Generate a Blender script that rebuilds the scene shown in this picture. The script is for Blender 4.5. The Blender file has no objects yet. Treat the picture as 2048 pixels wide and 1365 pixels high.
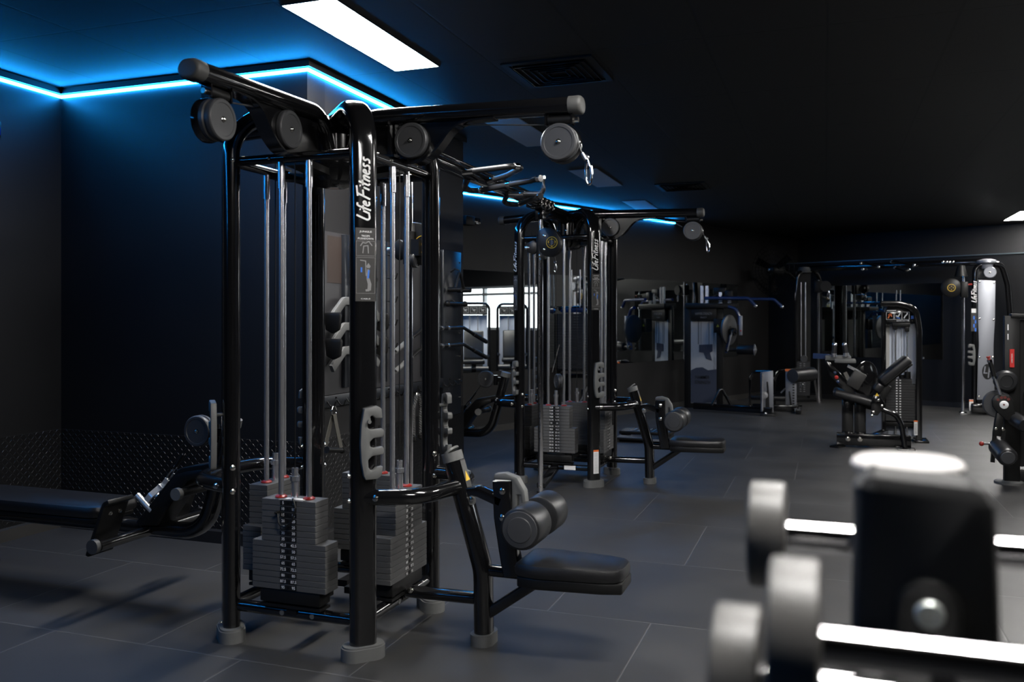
import bpy, bmesh, math, random
from mathutils import Vector, Matrix
random.seed(7)
C = bpy.context.scene.collection
V = Vector
PI = math.pi
# ------------------------------------------------------------------ camera frame (metres; +Y = room depth)
FPX, HOR, CAMZ = 1750.0, 638.0, 1.42
TH = math.atan(629 / 1750)
SN, CS = math.sin(TH), math.cos(TH)
def yp(px, py, Y):                      # photo pixel -> point on the vertical plane y = Y
    a = (px - 1024) / FPX; d = Y / (CS + a * SN)
    return V((d * (-SN + a * CS), Y, CAMZ + (HOR - py) / FPX * d))
def dp(px, py, d):                      # photo pixel at camera depth d
    a = (px - 1024) / FPX
    return V((d * (-SN + a * CS), d * (CS + a * SN), CAMZ + (HOR - py) / FPX * d))
# ------------------------------------------------------------------ materials
MATS = {}
def nt(m):
    m.use_nodes = True
    return m.node_tree.nodes, m.node_tree.links
def mat(name, col, rough=.5, metal=0., spec=.5, coat=0., bump=0., bscale=200., var=0., vscale=6., emit=None, es=0.):
    m = bpy.data.materials.new(name); n, l = nt(m)
    b = n['Principled BSDF']
    if not isinstance(col, tuple): col = (col, col, col)
    b.inputs['Base Color'].default_value = (*col, 1)
    b.inputs['Roughness'].default_value = rough
    b.inputs['Metallic'].default_value = metal
    b.inputs['Specular IOR Level'].default_value = spec
    b.inputs['Coat Weight'].default_value = coat
    b.inputs['Coat Roughness'].default_value = .06
    tc = n.new('ShaderNodeTexCoord')
    if bump:
        t = n.new('ShaderNodeTexNoise'); t.inputs['Scale'].default_value = bscale; t.inputs['Detail'].default_value = 3
        l.new(tc.outputs['Object'], t.inputs['Vector'])
        bp = n.new('ShaderNodeBump'); bp.inputs['Strength'].default_value = bump; bp.inputs['Distance'].default_value = .002
        l.new(t.outputs['Fac'], bp.inputs['Height']); l.new(bp.outputs['Normal'], b.inputs['Normal'])
    if var:
        t = n.new('ShaderNodeTexNoise'); t.inputs['Scale'].default_value = vscale; t.inputs['Detail'].default_value = 5
        l.new(tc.outputs['Object'], t.inputs['Vector'])
        r = n.new('ShaderNodeMapRange'); r.inputs['To Min'].default_value = max(0.02, rough - var); r.inputs['To Max'].default_value = rough + var
        l.new(t.outputs['Fac'], r.inputs['Value']); l.new(r.outputs['Result'], b.inputs['Roughness'])
    if emit:
        b.inputs['Emission Color'].default_value = (*emit, 1); b.inputs['Emission Strength'].default_value = es
    MATS[name] = m
    return m
gloss = mat('gloss_black_paint', (.0045, .0045, .005), .14, coat=.6, var=.05, vscale=9)
satin = mat('satin_black_paint', .0065, .42, spec=.3, bump=.15, bscale=500)
capg = mat('dark_grey_cap', (.06, .06, .058), .5, bump=.2, bscale=700)
dimred = mat('dull_red_print', (.13, .022, .016), .5)
greyp = mat('grey_plastic', (.115, .117, .115), .5, bump=.2, bscale=700)
pulleyg = mat('pulley_plastic', (.042, .043, .046), .42, bump=.1, bscale=600)
plateg = mat('weight_plate_grey', (.066, .066, .067), .6, bump=.25, bscale=500, var=.08)
darkstack = mat('weight_plate_black', (.018, .018, .019), .5, bump=.25, bscale=500)
chrome = mat('chrome', (.78, .78, .79), .09, 1)
steel = mat('brushed_steel', (.68, .69, .72), .24, .92)
polish = mat('polished_aluminium', (.85, .85, .84), .28, .7)
boltm = mat('bolt_steel', (.75, .72, .66), .18, 1)
vinyl = mat('black_vinyl', (.010, .010, .011), .33, bump=.35, bscale=350, var=.06)
foam = mat('roller_foam', (.013, .0135, .015), .36, bump=.25, bscale=420)
rubber = mat('barbell_rubber', (.072, .069, .065), .42, bump=.2, bscale=400)
alum = mat('brushed_aluminium_sheet', (.30, .31, .34), .45, .6, var=.08, vscale=30)
shroud = mat('grey_shroud', (.55, .55, .54), .45, 0, var=.05)
shroudb = mat('pale_blue_shroud', (.70, .76, .90), .4, 0, var=.05)
lab_black = mat('label_black', .008, .35)
lab_white = mat('label_white', .78, .5)
lab_grey = mat('label_grey', .22, .5)
lab_blue = mat('label_blue', (.03, .16, .62), .5)
lab_yel = mat('label_yellow', (.78, .5, .03), .5)
lab_red = mat('label_red', (.55, .025, .02), .45)
lab_org = mat('label_orange', (.75, .16, .03), .5)
placard = mat('placard_grey', (.028, .027, .026), .45)
redp = mat('red_plastic', (.26, .014, .008), .35)
bluepaint = mat('dark_blue_frame', (.01, .03, .10), .25, coat=.4)
webbing = mat('olive_webbing', (.06, .057, .048), .8, bump=.6, bscale=300)
ropem = mat('black_rope', (.045, .045, .045), .75, bump=.5, bscale=300)
warm_reflection = mat('warm_reflection_brown', (.034, .023, .019), .55, var=.1)
wallm = mat('wall_black_paint', (.0058, .0058, .0064), .5, spec=.3, bump=.12, bscale=260, var=.08, vscale=2.5)
wallp = mat('pillar_charcoal_paint', (.015, .0145, .0152), .5, spec=.3, bump=.12, bscale=260, var=.06, vscale=2.5)
trimm = mat('trim_black', (.010, .010, .011), .45)
kerbm = mat('kerb_dark_grey', (.030, .029, .028), .55)
boardm = mat('tool_board_dark', (.012, .014, .018), .3, var=.06)
boarda = mat('tool_board_charcoal', (.035, .034, .037), .42, var=.1)
mirrorm = mat('mirror_glass', (.80, .84, .83), .004, 1)
framem = mat('window_frame_aluminium', (.45, .47, .48), .4, .5)
lampm = mat('lamp_panel', .8, .4, emit=(1., .975, .94), es=84)
lampoff = mat('lamp_panel_unlit', (.88, .88, .86), .5)
ledm = mat('led_blue', .5, .4, emit=(.012, .32, 1.), es=96)
blue_lit_front = mat('painted_blue_light', (.0, .02, .3), .2)

def floor_mat():
    m = bpy.data.materials.new('rubber_floor_mats'); n, l = nt(m); b = n['Principled BSDF']
    tc = n.new('ShaderNodeTexCoord'); sep = n.new('ShaderNodeSeparateXYZ'); l.new(tc.outputs['Object'], sep.inputs[0])
    def M(op, a, b_=None, c=None):
        q = n.new('ShaderNodeMath'); q.operation = op
        for i, x in enumerate((a, b_, c)):
            if x is None: continue
            if isinstance(x, (int, float)): q.inputs[i].default_value = x
            else: l.new(x, q.inputs[i])
        return q.outputs[0]
    T = 1.013
    v = M('DIVIDE', M('SUBTRACT', sep.outputs[1], 3.045), T)
    row = M('FLOOR', v); par = M('MODULO', M('ADD', row, 100.), 2.)
    u = M('ADD', M('DIVIDE', M('ADD', sep.outputs[0], .770), T), M('MULTIPLY', par, .5))
    col = M('FLOOR', u)
    fu, fv = M('FRACT', u), M('FRACT', v)
    eu = M('MINIMUM', fu, M('SUBTRACT', 1., fu)); ev = M('MINIMUM', fv, M('SUBTRACT', 1., fv))
    e = M('MINIMUM', eu, ev)
    seam = M('LESS_THAN', e, .0030)
    wn = n.new('ShaderNodeTexWhiteNoise'); wn.noise_dimensions = '2D'
    cmb = n.new('ShaderNodeCombineXYZ'); l.new(col, cmb.inputs[0]); l.new(row, cmb.inputs[1]); l.new(cmb.outputs[0], wn.inputs['Vector'])
    ns = n.new('ShaderNodeTexNoise'); ns.inputs['Scale'].default_value = 2.2; ns.inputs['Detail'].default_value = 6; l.new(tc.outputs['Object'], ns.inputs['Vector'])
    nf = n.new('ShaderNodeTexNoise'); nf.inputs['Scale'].default_value = 260; nf.inputs['Detail'].default_value = 2; l.new(tc.outputs['Object'], nf.inputs['Vector'])
    val = M('ADD', M('MULTIPLY', wn.outputs['Value'], .008), M('MULTIPLY', ns.outputs['Fac'], .016))
    val = M('ADD', val, M('MULTIPLY', nf.outputs['Fac'], .010))
    val = M('ADD', val, .018)
    val = M('ADD', val, M('MULTIPLY', seam, .050))
    cc = n.new('ShaderNodeCombineColor'); val = M('MULTIPLY', val, .86); l.new(val, cc.inputs[0]); l.new(M('MULTIPLY', val, .97), cc.inputs[1]); l.new(M('MULTIPLY', val, .94), cc.inputs[2])
    l.new(cc.outputs[0], b.inputs['Base Color'])
    rr = M('ADD', M('MULTIPLY', ns.outputs['Fac'], .22), .40); l.new(rr, b.inputs['Roughness'])
    h = M('MINIMUM', M('MULTIPLY', e, 120.), 1.); h = M('ADD', h, M('MULTIPLY', nf.outputs['Fac'], .35))
    bp = n.new('ShaderNodeBump'); bp.inputs['Strength'].default_value = .35; bp.inputs['Distance'].default_value = .003
    l.new(h, bp.inputs['Height']); l.new(bp.outputs['Normal'], b.inputs['Normal'])
    return m
def ceil_mat():
    m = bpy.data.materials.new('black_ceiling_tiles'); n, l = nt(m); b = n['Principled BSDF']
    tc = n.new('ShaderNodeTexCoord'); sep = n.new('ShaderNodeSeparateXYZ'); l.new(tc.outputs['Object'], sep.inputs[0])
    def M(op, a, b_=None):
        q = n.new('ShaderNodeMath'); q.operation = op
        for i, x in enumerate((a, b_)):
            if x is None: continue
            if isinstance(x, (int, float)): q.inputs[i].default_value = x
            else: l.new(x, q.inputs[i])
        return q.outputs[0]
    def edge(o, off, T):
        f_ = M('FRACT', M('DIVIDE', M('ADD', o, off), T)); return M('MULTIPLY', M('MINIMUM', f_, M('SUBTRACT', 1., f_)), T)
    e = M('MINIMUM', edge(sep.outputs[0], 6.48, .648), edge(sep.outputs[1], 20 * 1.29 - 3.70, 1.29))
    line = M('LESS_THAN', e, .009)
    ns = n.new('ShaderNodeTexNoise'); ns.inputs['Scale'].default_value = 3; l.new(tc.outputs['Object'], ns.inputs['Vector'])
    val = M('ADD', M('MULTIPLY', ns.outputs['Fac'], .004), .0085)
    val = M('MULTIPLY', val, M('SUBTRACT', 1., M('MULTIPLY', line, .93)))
    cc = n.new('ShaderNodeCombineColor')
    for i in range(3): l.new(val, cc.inputs[i])
    l.new(cc.outputs[0], b.inputs['Base Color']); b.inputs['Roughness'].default_value = .6
    h = M('MINIMUM', M('MULTIPLY', e, 100.), 1.)
    bp = n.new('ShaderNodeBump'); bp.inputs['Strength'].default_value = .15; bp.inputs['Distance'].default_value = .004
    l.new(h, bp.inputs['Height']); l.new(bp.outputs['Normal'], b.inputs['Normal'])
    return m
def diamond_mat():
    m = bpy.data.materials.new('black_diamond_plate'); n, l = nt(m); b = n['Principled BSDF']
    b.inputs['Base Color'].default_value = (.007, .007, .0075, 1); b.inputs['Roughness'].default_value = .34; b.inputs['Specular IOR Level'].default_value = .45
    tc = n.new('ShaderNodeTexCoord'); sep = n.new('ShaderNodeSeparateXYZ'); l.new(tc.outputs['Object'], sep.inputs[0])
    def M(op, a, b_=None):
        q = n.new('ShaderNodeMath'); q.operation = op
        for i, x in enumerate((a, b_)):
            if x is None: continue
            if isinstance(x, (int, float)): q.inputs[i].default_value = x
            else: l.new(x, q.inputs[i])
        return q.outputs[0]
    S = 36.
    u = M('MULTIPLY', M('ADD', sep.outputs[0], sep.outputs[1]), S); v = M('MULTIPLY', sep.outputs[2], S)
    par = M('MODULO', M('ADD', M('ADD', M('FLOOR', u), M('FLOOR', v)), 1000.), 2.)
    fu = M('SUBTRACT', M('FRACT', u), .5); fv = M('SUBTRACT', M('FRACT', v), .5)
    sg = M('SUBTRACT', M('MULTIPLY', par, 2.), 1.)
    a = M('ADD', fu, M('MULTIPLY', sg, fv)); c = M('SUBTRACT', fu, M('MULTIPLY', sg, fv))
    e = M('ADD', M('POWER', M('DIVIDE', M('ABSOLUTE', a), .72), 2.), M('POWER', M('DIVIDE', M('ABSOLUTE', c), .17), 2.))
    h = M('MAXIMUM', M('SUBTRACT', 1., e), 0.)
    bp = n.new('ShaderNodeBump'); bp.inputs['Strength'].default_value = 1.; bp.inputs['Distance'].default_value = .0038
    l.new(h, bp.inputs['Height']); l.new(bp.outputs['Normal'], b.inputs['Normal'])
    return m
def glass_mat():
    m = bpy.data.materials.new('window_glass'); n, l = nt(m)
    n.remove(n['Principled BSDF']); o = n['Material Output']
    t = n.new('ShaderNodeBsdfTransparent'); g = n.new('ShaderNodeBsdfGlossy'); g.inputs['Roughness'].default_value = .02
    mx = n.new('ShaderNodeMixShader'); mx.inputs[0].default_value = .08
    l.new(t.outputs[0], mx.inputs[1]); l.new(g.outputs[0], mx.inputs[2]); l.new(mx.outputs[0], o.inputs[0])
    return m
floorm, ceilm, diam, glassm = floor_mat(), ceil_mat(), diamond_mat(), glass_mat()

# ------------------------------------------------------------------ mesh builder
def fillet(pts, r):
    pts = [V(p) for p in pts]
    if not isinstance(r, (list, tuple)): r = [r] * len(pts)
    out = [pts[0]]
    for i in range(1, len(pts) - 1):
        p, a, b = pts[i], pts[i - 1] - pts[i], pts[i + 1] - pts[i]
        la, lb = a.length, b.length; a.normalize(); b.normalize()
        ang = a.angle(b)
        if r[i] <= 0 or ang > PI - .02: out.append(p); continue
        t = min(r[i] / math.tan(ang / 2), la * .49, lb * .49); rr = t * math.tan(ang / 2)
        c = p + (a + b).normalized() * (rr / math.sin(ang / 2))
        s, e = p + a * t - c, p + b * t - c
        tot = s.angle(e); k = max(3, int(tot / .16))
        ax = s.cross(e)
        if ax.length < 1e-9: out.append(p); continue
        ax.normalize()
        for j in range(k + 1): out.append(c + Matrix.Rotation(tot * j / k, 3, ax) @ s)
    out.append(pts[-1]); return out
def prof(rx, ry, kind='oval', n=18):
    o = []
    if kind == 'rect': return [(rx, -ry), (rx, ry), (-rx, ry), (-rx, -ry)]
    if kind == 'rrect':
        q = min(rx, ry) * .3
        for cx, cy, a0 in ((rx - q, -ry + q, -90), (rx - q, ry - q, 0), (-rx + q, ry - q, 90), (-rx + q, -ry + q, 180)):
            for j in range(4):
                t = math.radians(a0 + 30 * j); o.append((cx + q * math.cos(t), cy + q * math.sin(t)))
        return o
    big, r = max(rx, ry), min(rx, ry); d = big - r
    for j in range(n):
        t = 2 * PI * (j + .5) / n - PI / 2
        x, y = r * math.cos(t), r * math.sin(t)
        if rx >= ry: x += d if x > 0 else -d
        else: y += d if y > 0 else -d
        o.append((x, y))
    return o
class MB:
    def __init__(s): s.v, s.f, s.mi, s.m = [], [], [], 0
    def add(s, vs, fs):
        k = len(s.v); s.v += [tuple(p) for p in vs]
        for f in fs: s.f.append([k + i for i in f]); s.mi.append(s.m)
        return s
    def mat(s, i): s.m = i; return s
    def box(s, c, size, rot=None, bev=0., seg=2):
        bm = bmesh.new(); bmesh.ops.create_cube(bm, size=1)
        for q in bm.verts: q.co = V((q.co.x * size[0], q.co.y * size[1], q.co.z * size[2]))
        if bev: bmesh.ops.bevel(bm, geom=bm.edges[:], offset=min(bev, min(size) * .49), segments=seg, profile=.5, affect='EDGES')
        return s.take(bm, c, rot)
    def take(s, bm, c=(0, 0, 0), rot=None):
        c = V(c); bm.verts.index_update()
        vs = [(rot @ q.co if rot else q.co) + c for q in bm.verts]
        s.add(vs, [[q.index for q in f.verts] for f in bm.faces]); bm.free(); return s
    def bar(s, p0, p1, w, h, up=(0, 0, 1), bev=0.):
        p0, p1 = V(p0), V(p1); x = (p1 - p0); L = x.length; x.normalize(); up = V(up)
        y = up.cross(x)
        if y.length < 1e-5: y = V((0, 1, 0)).cross(x)
        y.normalize(); z = x.cross(y)
        return s.box((p0 + p1) / 2, (L, w, h), Matrix((x, y, z)).transposed(), bev)
    def cyl(s, p0, p1, r, r2=None, seg=18, cap=True):
        return s.lathe(p0, V(p1) - V(p0), [(r, 0), (r2 if r2 is not None else r, (V(p1) - V(p0)).length)], seg, cap)
    def lathe(s, o, ax, pr, seg=24, cap=True):
        o, ax = V(o), V(ax).normalized()
        u = ax.orthogonal().normalized(); w = ax.cross(u)
        vs, fs = [], []
        for r, h in pr:
            for j in range(seg):
                t = 2 * PI * j / seg; vs.append(o + ax * h + (u * math.cos(t) + w * math.sin(t)) * r)
        for i in range(len(pr) - 1):
            for j in range(seg):
                a, b = i * seg + j, i * seg + (j + 1) % seg; fs.append([a, b, b + seg, a + seg])
        if cap: fs.append(list(range(seg))[::-1]); fs.append([(len(pr) - 1) * seg + j for j in range(seg)])
        return s.add(vs, fs)
    def sweep(s, pts, rx, ry, N=(0, 0, 1), fil=0., kind='oval', n=18, cap=True, closed=False, tap=None):
        p = fillet(pts, fil) if not closed else [V(q) for q in pts]; N = V(N).normalized(); pr = prof(rx, ry, kind, n); k = len(pr)
        vs, fs = [], []; m = len(p)
        for i, q in enumerate(p):
            if closed: a, b = (q - p[i - 1]).normalized(), (p[(i + 1) % m] - q).normalized()
            else:
                a = (q - p[i - 1]).normalized() if i else (p[1] - q).normalized()
                b = (p[i + 1] - q).normalized() if i < m - 1 else a
            t = (a + b)
            if t.length < 1e-6: t = a
            t.normalize(); u = (N - t * N.dot(t))
            if u.length < 1e-4: u = t.orthogonal()
            u.normalize(); w = t.cross(u); sc = 1 / max(.35, math.cos(a.angle(b, 0) / 2))
            g = tap[i] if tap else 0.
            for x, y in pr: vs.append(q + u * (x - math.copysign(min(g, abs(x)), x)) + w * (y - math.copysign(min(g, abs(y)), y)) * sc)
        for i in range(m if closed else m - 1):
            for j in range(k):
                a, b, i2 = i * k + j, i * k + (j + 1) % k, ((i + 1) % m) * k
                fs.append([a, b, i2 + (j + 1) % k, i2 + j])
        if cap and not closed: fs.append(list(range(k))[::-1]); fs.append([(m - 1) * k + j for j in range(k)])
        return s.add(vs, fs)
    def tube(s, pts, r, fil=.05, N=(0, 0, 1), n=14): return s.sweep(pts, r, r, N, fil, 'oval', n)
    def prism(s, poly, o, u, w, th, bev=0.):    # polygon in (u,w) plane at o, thickness th along u x w, centred
        bm = bmesh.new(); o, u, w = V(o), V(u).normalized(), V(w).normalized(); nn = u.cross(w)
        vs = [bm.verts.new(o + u * a + w * b - nn * th / 2) for a, b in poly]
        f = bm.faces.new(vs); r = bmesh.ops.extrude_face_region(bm, geom=[f])
        bmesh.ops.translate(bm, verts=[g for g in r['geom'] if isinstance(g, bmesh.types.BMVert)], vec=nn * th)
        bmesh.ops.recalc_face_normals(bm, faces=bm.faces)
        if bev:
            es = [e for e in bm.edges if len(e.link_faces) == 2 and e.calc_face_angle(0) > .6]
            bmesh.ops.bevel(bm, geom=es, offset=bev, segments=2, profile=.5, affect='EDGES')
        return s.take(bm)
    def ball(s, c, r, sc=(1, 1, 1), rot=None, seg=16):
        bm = bmesh.new(); bmesh.ops.create_uvsphere(bm, u_segments=seg, v_segments=max(6, seg // 2), radius=r)
        for q in bm.verts: q.co = V((q.co.x * sc[0], q.co.y * sc[1], q.co.z * sc[2]))
        return s.take(bm, c, rot)
    def quad(s, c, u, w, a, b):                 # flat rectangle a x b
        c, u, w = V(c), V(u).normalized() * a / 2, V(w).normalized() * b / 2
        return s.add([c - u - w, c + u - w, c + u + w, c - u + w], [[0, 1, 2, 3]])
    def frame(s, c, u, w, a, b, t):             # thin outline rectangle
        c, u, w = V(c), V(u).normalized(), V(w).normalized()
        for k in (-1, 1):
            s.quad(c + w * k * (b - t) / 2, u, w, a, t); s.quad(c + u * k * (a - t) / 2, u, w, t, b - 2 * t)
        return s
    def text(s, body, c, u, w, size, width=None, align='CENTER'):
        vs, fs = text_geo(body); c, u, w = V(c), V(u).normalized(), V(w).normalized()
        xs = [p[0] for p in vs]; x0, x1 = min(xs), max(xs); k = size; kx = k
        if width: kx = width / (x1 - x0)
        cx = (x0 + x1) / 2 if align == 'CENTER' else x0
        return s.add([c + u * (x - cx) * kx + w * (y - .34) * k for x, y in vs], fs)
    def ribbon(s, lines, c, u, w, k, wd, slant=0.):
        c, u, w = V(c), V(u).normalized(), V(w).normalized(); nn = u.cross(w)
        for ln in lines: s.sweep(fillet([c + u * (x + y * slant) * k + w * y * k for x, y in ln], .2 * k) if len(ln) > 2 and wd > .1 else [c + u * (x + y * slant) * k + w * y * k for x, y in ln], .0004, wd * k / 2, nn, 0, 'rect')
        return s
    def build(s, name, mats, parent=None, sharp=38, loc=None, rotz=0.):
        me = bpy.data.meshes.new(name); me.from_pydata(s.v, [], s.f)
        if not isinstance(mats, (list, tuple)): mats = [mats]
        for m in mats: me.materials.append(m)
        me.polygons.foreach_set('material_index', s.mi); me.polygons.foreach_set('use_smooth', [True] * len(s.f))
        me.validate(); me.update(); me.set_sharp_from_angle(angle=math.radians(sharp))
        bm = bmesh.new(); bm.from_mesh(me); bmesh.ops.recalc_face_normals(bm, faces=bm.faces); bm.to_mesh(me); bm.free()
        o = bpy.data.objects.new(name, me); C.objects.link(o)
        if parent: o.parent = parent
        if loc is not None: o.location = loc
        o.rotation_euler.z = rotz
        return o
TG = {}
def text_geo(body):
    if body not in TG:
        cu = bpy.data.curves.new('t', 'FONT'); cu.body = body; cu.resolution_u = 2; cu.offset = .012
        ob = bpy.data.objects.new('t', cu); me = bpy.data.meshes.new_from_object(ob)
        TG[body] = ([(q.co.x, q.co.y) for q in me.vertices], [list(p.vertices) for p in me.polygons])
        bpy.data.objects.remove(ob); bpy.data.meshes.remove(me); bpy.data.curves.remove(cu)
    return TG[body]
def tag(o, label, cat, group=None):
    o['label'] = label; o['category'] = cat
    if group: o['group'] = group
    return o
def thing(name, label, cat, loc=(0, 0, 0), rotz=0., group=None):
    o = bpy.data.objects.new(name, None); C.objects.link(o); o.empty_display_size = .1
    o.location = loc; o.rotation_euler.z = rotz
    return tag(o, label, cat, group)
def struct(o): o['kind'] = 'structure'; return o
def dup(root, loc, rotz=0., label=None, group=None):
    r = root.copy(); C.objects.link(r); r.location = loc; r.rotation_euler.z = rotz
    if label: r['label'] = label
    if group: r['group'] = group
    for ch in list(root.children):
        c = ch.copy(); C.objects.link(c); c.parent = r
        for g in list(ch.children):
            d = g.copy(); C.objects.link(d); d.parent = c
    return r
def bolt(mb, p, nrm, r=.011):
    mb.lathe(V(p) - V(nrm).normalized() * .002, nrm, [(r * 1.25, 0), (r * 1.25, .003), (r, .004), (r * .9, .010), (r * .45, .012)], 12)
LOGO = [[(.25, 1.02), (.02, .0), (.6, .1)], [(.66, .52), (.56, .06)], [(.70, .70), (.72, .78)], [(1.16, .92), (1.0, .98), (.92, .8), (.80, -.05)], [(.74, .5), (1.06, .53)],
        [(1.08, .26), (1.36, .34), (1.34, .5), (1.18, .5), (1.07, .22), (1.18, .04), (1.4, .1)], [(1.82, .92), (1.58, .0)], [(1.62, .92), (2.36, 1.0)], [(1.70, .5), (2.16, .55)],
        [(2.34, .5), (2.24, .05)], [(2.39, .7), (2.41, .78)], [(2.70, .86), (2.56, .12), (2.70, .04)], [(2.46, .54), (2.86, .58)], [(2.98, .5), (2.86, .02)],
        [(2.92, .3), (3.10, .5), (3.22, .46), (3.12, .03)], [(3.34, .26), (3.62, .34), (3.6, .5), (3.44, .5), (3.33, .22), (3.44, .04), (3.66, .1)],
        [(4.10, .47), (3.92, .51), (3.84, .38), (4.0, .22), (3.92, .05), (3.7, .06)], [(4.54, .47), (4.36, .51), (4.28, .38), (4.44, .22), (4.36, .05), (4.14, .06)]]
# ================================================================== THE ROOM
def slab(name, x0, x1, y0, y1, z0, z1, m):
    return struct(MB().box(((x0 + x1) / 2, (y0 + y1) / 2, (z0 + z1) / 2), (x1 - x0, y1 - y0, z1 - z0)).build(name, m))
slab('floor', -7.5, 8.2, -5.4, 20.5, -.12, 0, floorm)
slab('ceiling', -7.5, 8.2, -5.4, 20.5, 3.0, 3.12, ceilm)
slab('wall_left', -5.17, -4.97, -5.2, 4.83, 0, 3, wallm)
slab('wall_back', -4.97, -3.0, 4.63, 4.83, 0, 3, wallm)
slab('wall_pillar', -3.2, -3.0, 4.83, 7.08, 0, 3, wallp)
slab('wall_alcove', -5.9, -3.2, 6.88, 7.08, 0, 3, wallm)
slab('wall_right', 7.6, 7.8, -5.2, 13.6, 0, 3, wallm)
slab('wall_front', -5.17, 7.8, -5.2, -5.0, 0, 3, wallm)
# rotated rear part of the room
RA = math.radians(24)
WD = V((math.sin(RA), math.cos(RA), 0)); WN = V((math.cos(RA), -math.sin(RA), 0))       # along / out of the mirror wall
W0 = V((-4.22, 9.72, 0)); CORNER = V((-1.014, 16.92, 0)); RU, RN = WN.copy(), -WD       # rear wall runs along RU, faces RN
RM = Matrix((RU, WD, V((0, 0, 1)))).transposed()
def wslab(name, t0, t1, z0, z1, n0, n1, m, kind=True):      # on the mirror wall: t along, n out of the wall
    c = W0 + WD * (t0 + t1) / 2 + WN * (n0 + n1) / 2; c.z = (z0 + z1) / 2
    o = MB().box(c, (n1 - n0, t1 - t0, z1 - z0), RM).build(name, m)
    return struct(o) if kind else o
def rslab(name, u0, u1, z0, z1, n0, n1, m, kind=True):      # on the rear wall
    c = CORNER + RU * (u0 + u1) / 2 + RN * (n0 + n1) / 2; c.z = (z0 + z1) / 2
    o = MB().box(c, (u1 - u0, n1 - n0, z1 - z0), RM).build(name, m)
    return struct(o) if kind else o
wslab('wall_mirror_side', -3.6, 9.6, 0, 3, -.2, 0, wallp)
rslab('wall_rear', 0, 4.55, 0, 2.42, -1.2, 0, wallm)
rslab('wall_rear_upper', -.6, 4.6, 2.42, 3, -1.4, -1.2, wallp)
U0, U1, ZS, ZW = 5.55, 8.75, 1.15, 2.22
mb = MB()
def rb(u0, u1, z0, z1, n0=-.2, n1=0.):
    c = CORNER + RU * (u0 + u1) / 2 + RN * (n0 + n1) / 2; c.z = (z0 + z1) / 2
    mb.box(c, (u1 - u0, n1 - n0, z1 - z0), RM)
rb(4.55, U0, 0, 3); rb(U1, 9.75, 0, 3); rb(U0, U1, ZW, 3); rb(U0, U1, 0, ZS); rb(4.55, 4.75, 0, 3, -1.4, -.2)
struct(mb.build('wall_rear_glazed', wallp))
win = struct(thing('window_1', 'glazed entrance doors letting daylight into the gym', 'window'))
del win['category'], win['label']
mb = MB()
for u in (U0 + .03, U0 + 1.05, U0 + 2.1, U1 - .03): rb(u - .035, u + .035, ZS, ZW, -.15, -.05)
for z in (ZS + .03, 2.02, ZW - .03): rb(U0, U1, z - .03, z + .03, -.15, -.05)
mb.build('window_frame', framem, win)
mb = MB(); rb(U0, U1, ZS, ZW, -.105, -.095); mb.build('pane', glassm, win)
# base kerbs, cornices, diamond plate
def run(name, x0, x1, y0, y1, z0, z1, m): return slab(name, x0, x1, y0, y1, z0, z1, m)
run('baseboard_left', -4.97, -4.91, -5, 4.57, 0, .075, kerbm)
run('baseboard_back', -4.97, -2.94, 4.57, 4.63, 0, .075, trimm)
run('baseboard_pillar', -3.0, -2.94, 4.63, 7.08, 0, .075, trimm)
wslab('baseboard_mirror_side', -2.9, 7.86, 0, .08, 0, .03, kerbm)
rslab('baseboard_rear', .03, 4.6, 0, .08, 0, .03, trimm)
run('trim_1', -4.97, -4.935, -5, 4.63, 2.962, 3.0, trimm)
run('trim_2', -4.935, -3.0, 4.595, 4.63, 2.962, 3.0, trimm)
run('trim_3', -3.0, -2.965, 4.595, 7.08, 2.962, 3.0, trimm)
wslab('trim_4', -2.9, 9.0, 2.962, 3.0, 0, .035, trimm)
run('trim_5', -4.97, -4.964, -5, 4.63, .075, .66, diam)
run('trim_6', -4.964, -3.0, 4.624, 4.63, .075, .66, diam)
run('trim_7', -3.0, -2.994, 4.624, 7.08, .075, .66, diam)
def t_at(px):                                              # pixel column -> t on the mirror wall
    a = (px - 1024) / FPX; r = V((-SN + a * CS, CS + a * SN, 0))
    # W0 + WD t = k r
    det = WD.x * -r.y + WD.y * r.x
    return (-W0.x * -r.y - W0.y * r.x) / det
o = rslab('trim_edge_highlight', .0, 4.55, 2.42, 2.435, -.03, .012, mat('edge_highlight_teal', (.10, .13, .14), .35, .5))  # added strip, its pale teal stands in for the ledge's edge highlight
wslab('trim_9', t_at(1366.5) - .008, t_at(1366.5) + .008, .74, 2.02, 0, .016, steel)
# led strips
def led(pts, name, label, hh=.010):
    return tag(MB().sweep(pts, hh, .006, (0, 0, 1), 0, 'rect').build(name, ledm), label, 'LED strip')
led([(-4.958, -4.6, 2.947), (-4.958, 4.618, 2.947), (-2.988, 4.618, 2.947), (-2.988, 6.62, 2.947)], 'led_strip', 'glowing blue LED strip under the ceiling around the corner and pillar')
q = [W0 + WD * t + WN * .012 + V((0, 0, 2.947)) for t in (-2.6, 4.75)]
led(q, 'led_strip', 'glowing blue LED strip along the top of the long mirrored wall', .008)
e = q[1] + WD * .02
t = tag(MB().box(e, (.03, .07, .03), RM, .006).cyl(e, e + WD * .10 + WN * .05 - V((0, 0, .05)), .008).build('led_connector', steel), 'small plug at the far end of the blue LED strip', 'connector')
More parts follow.
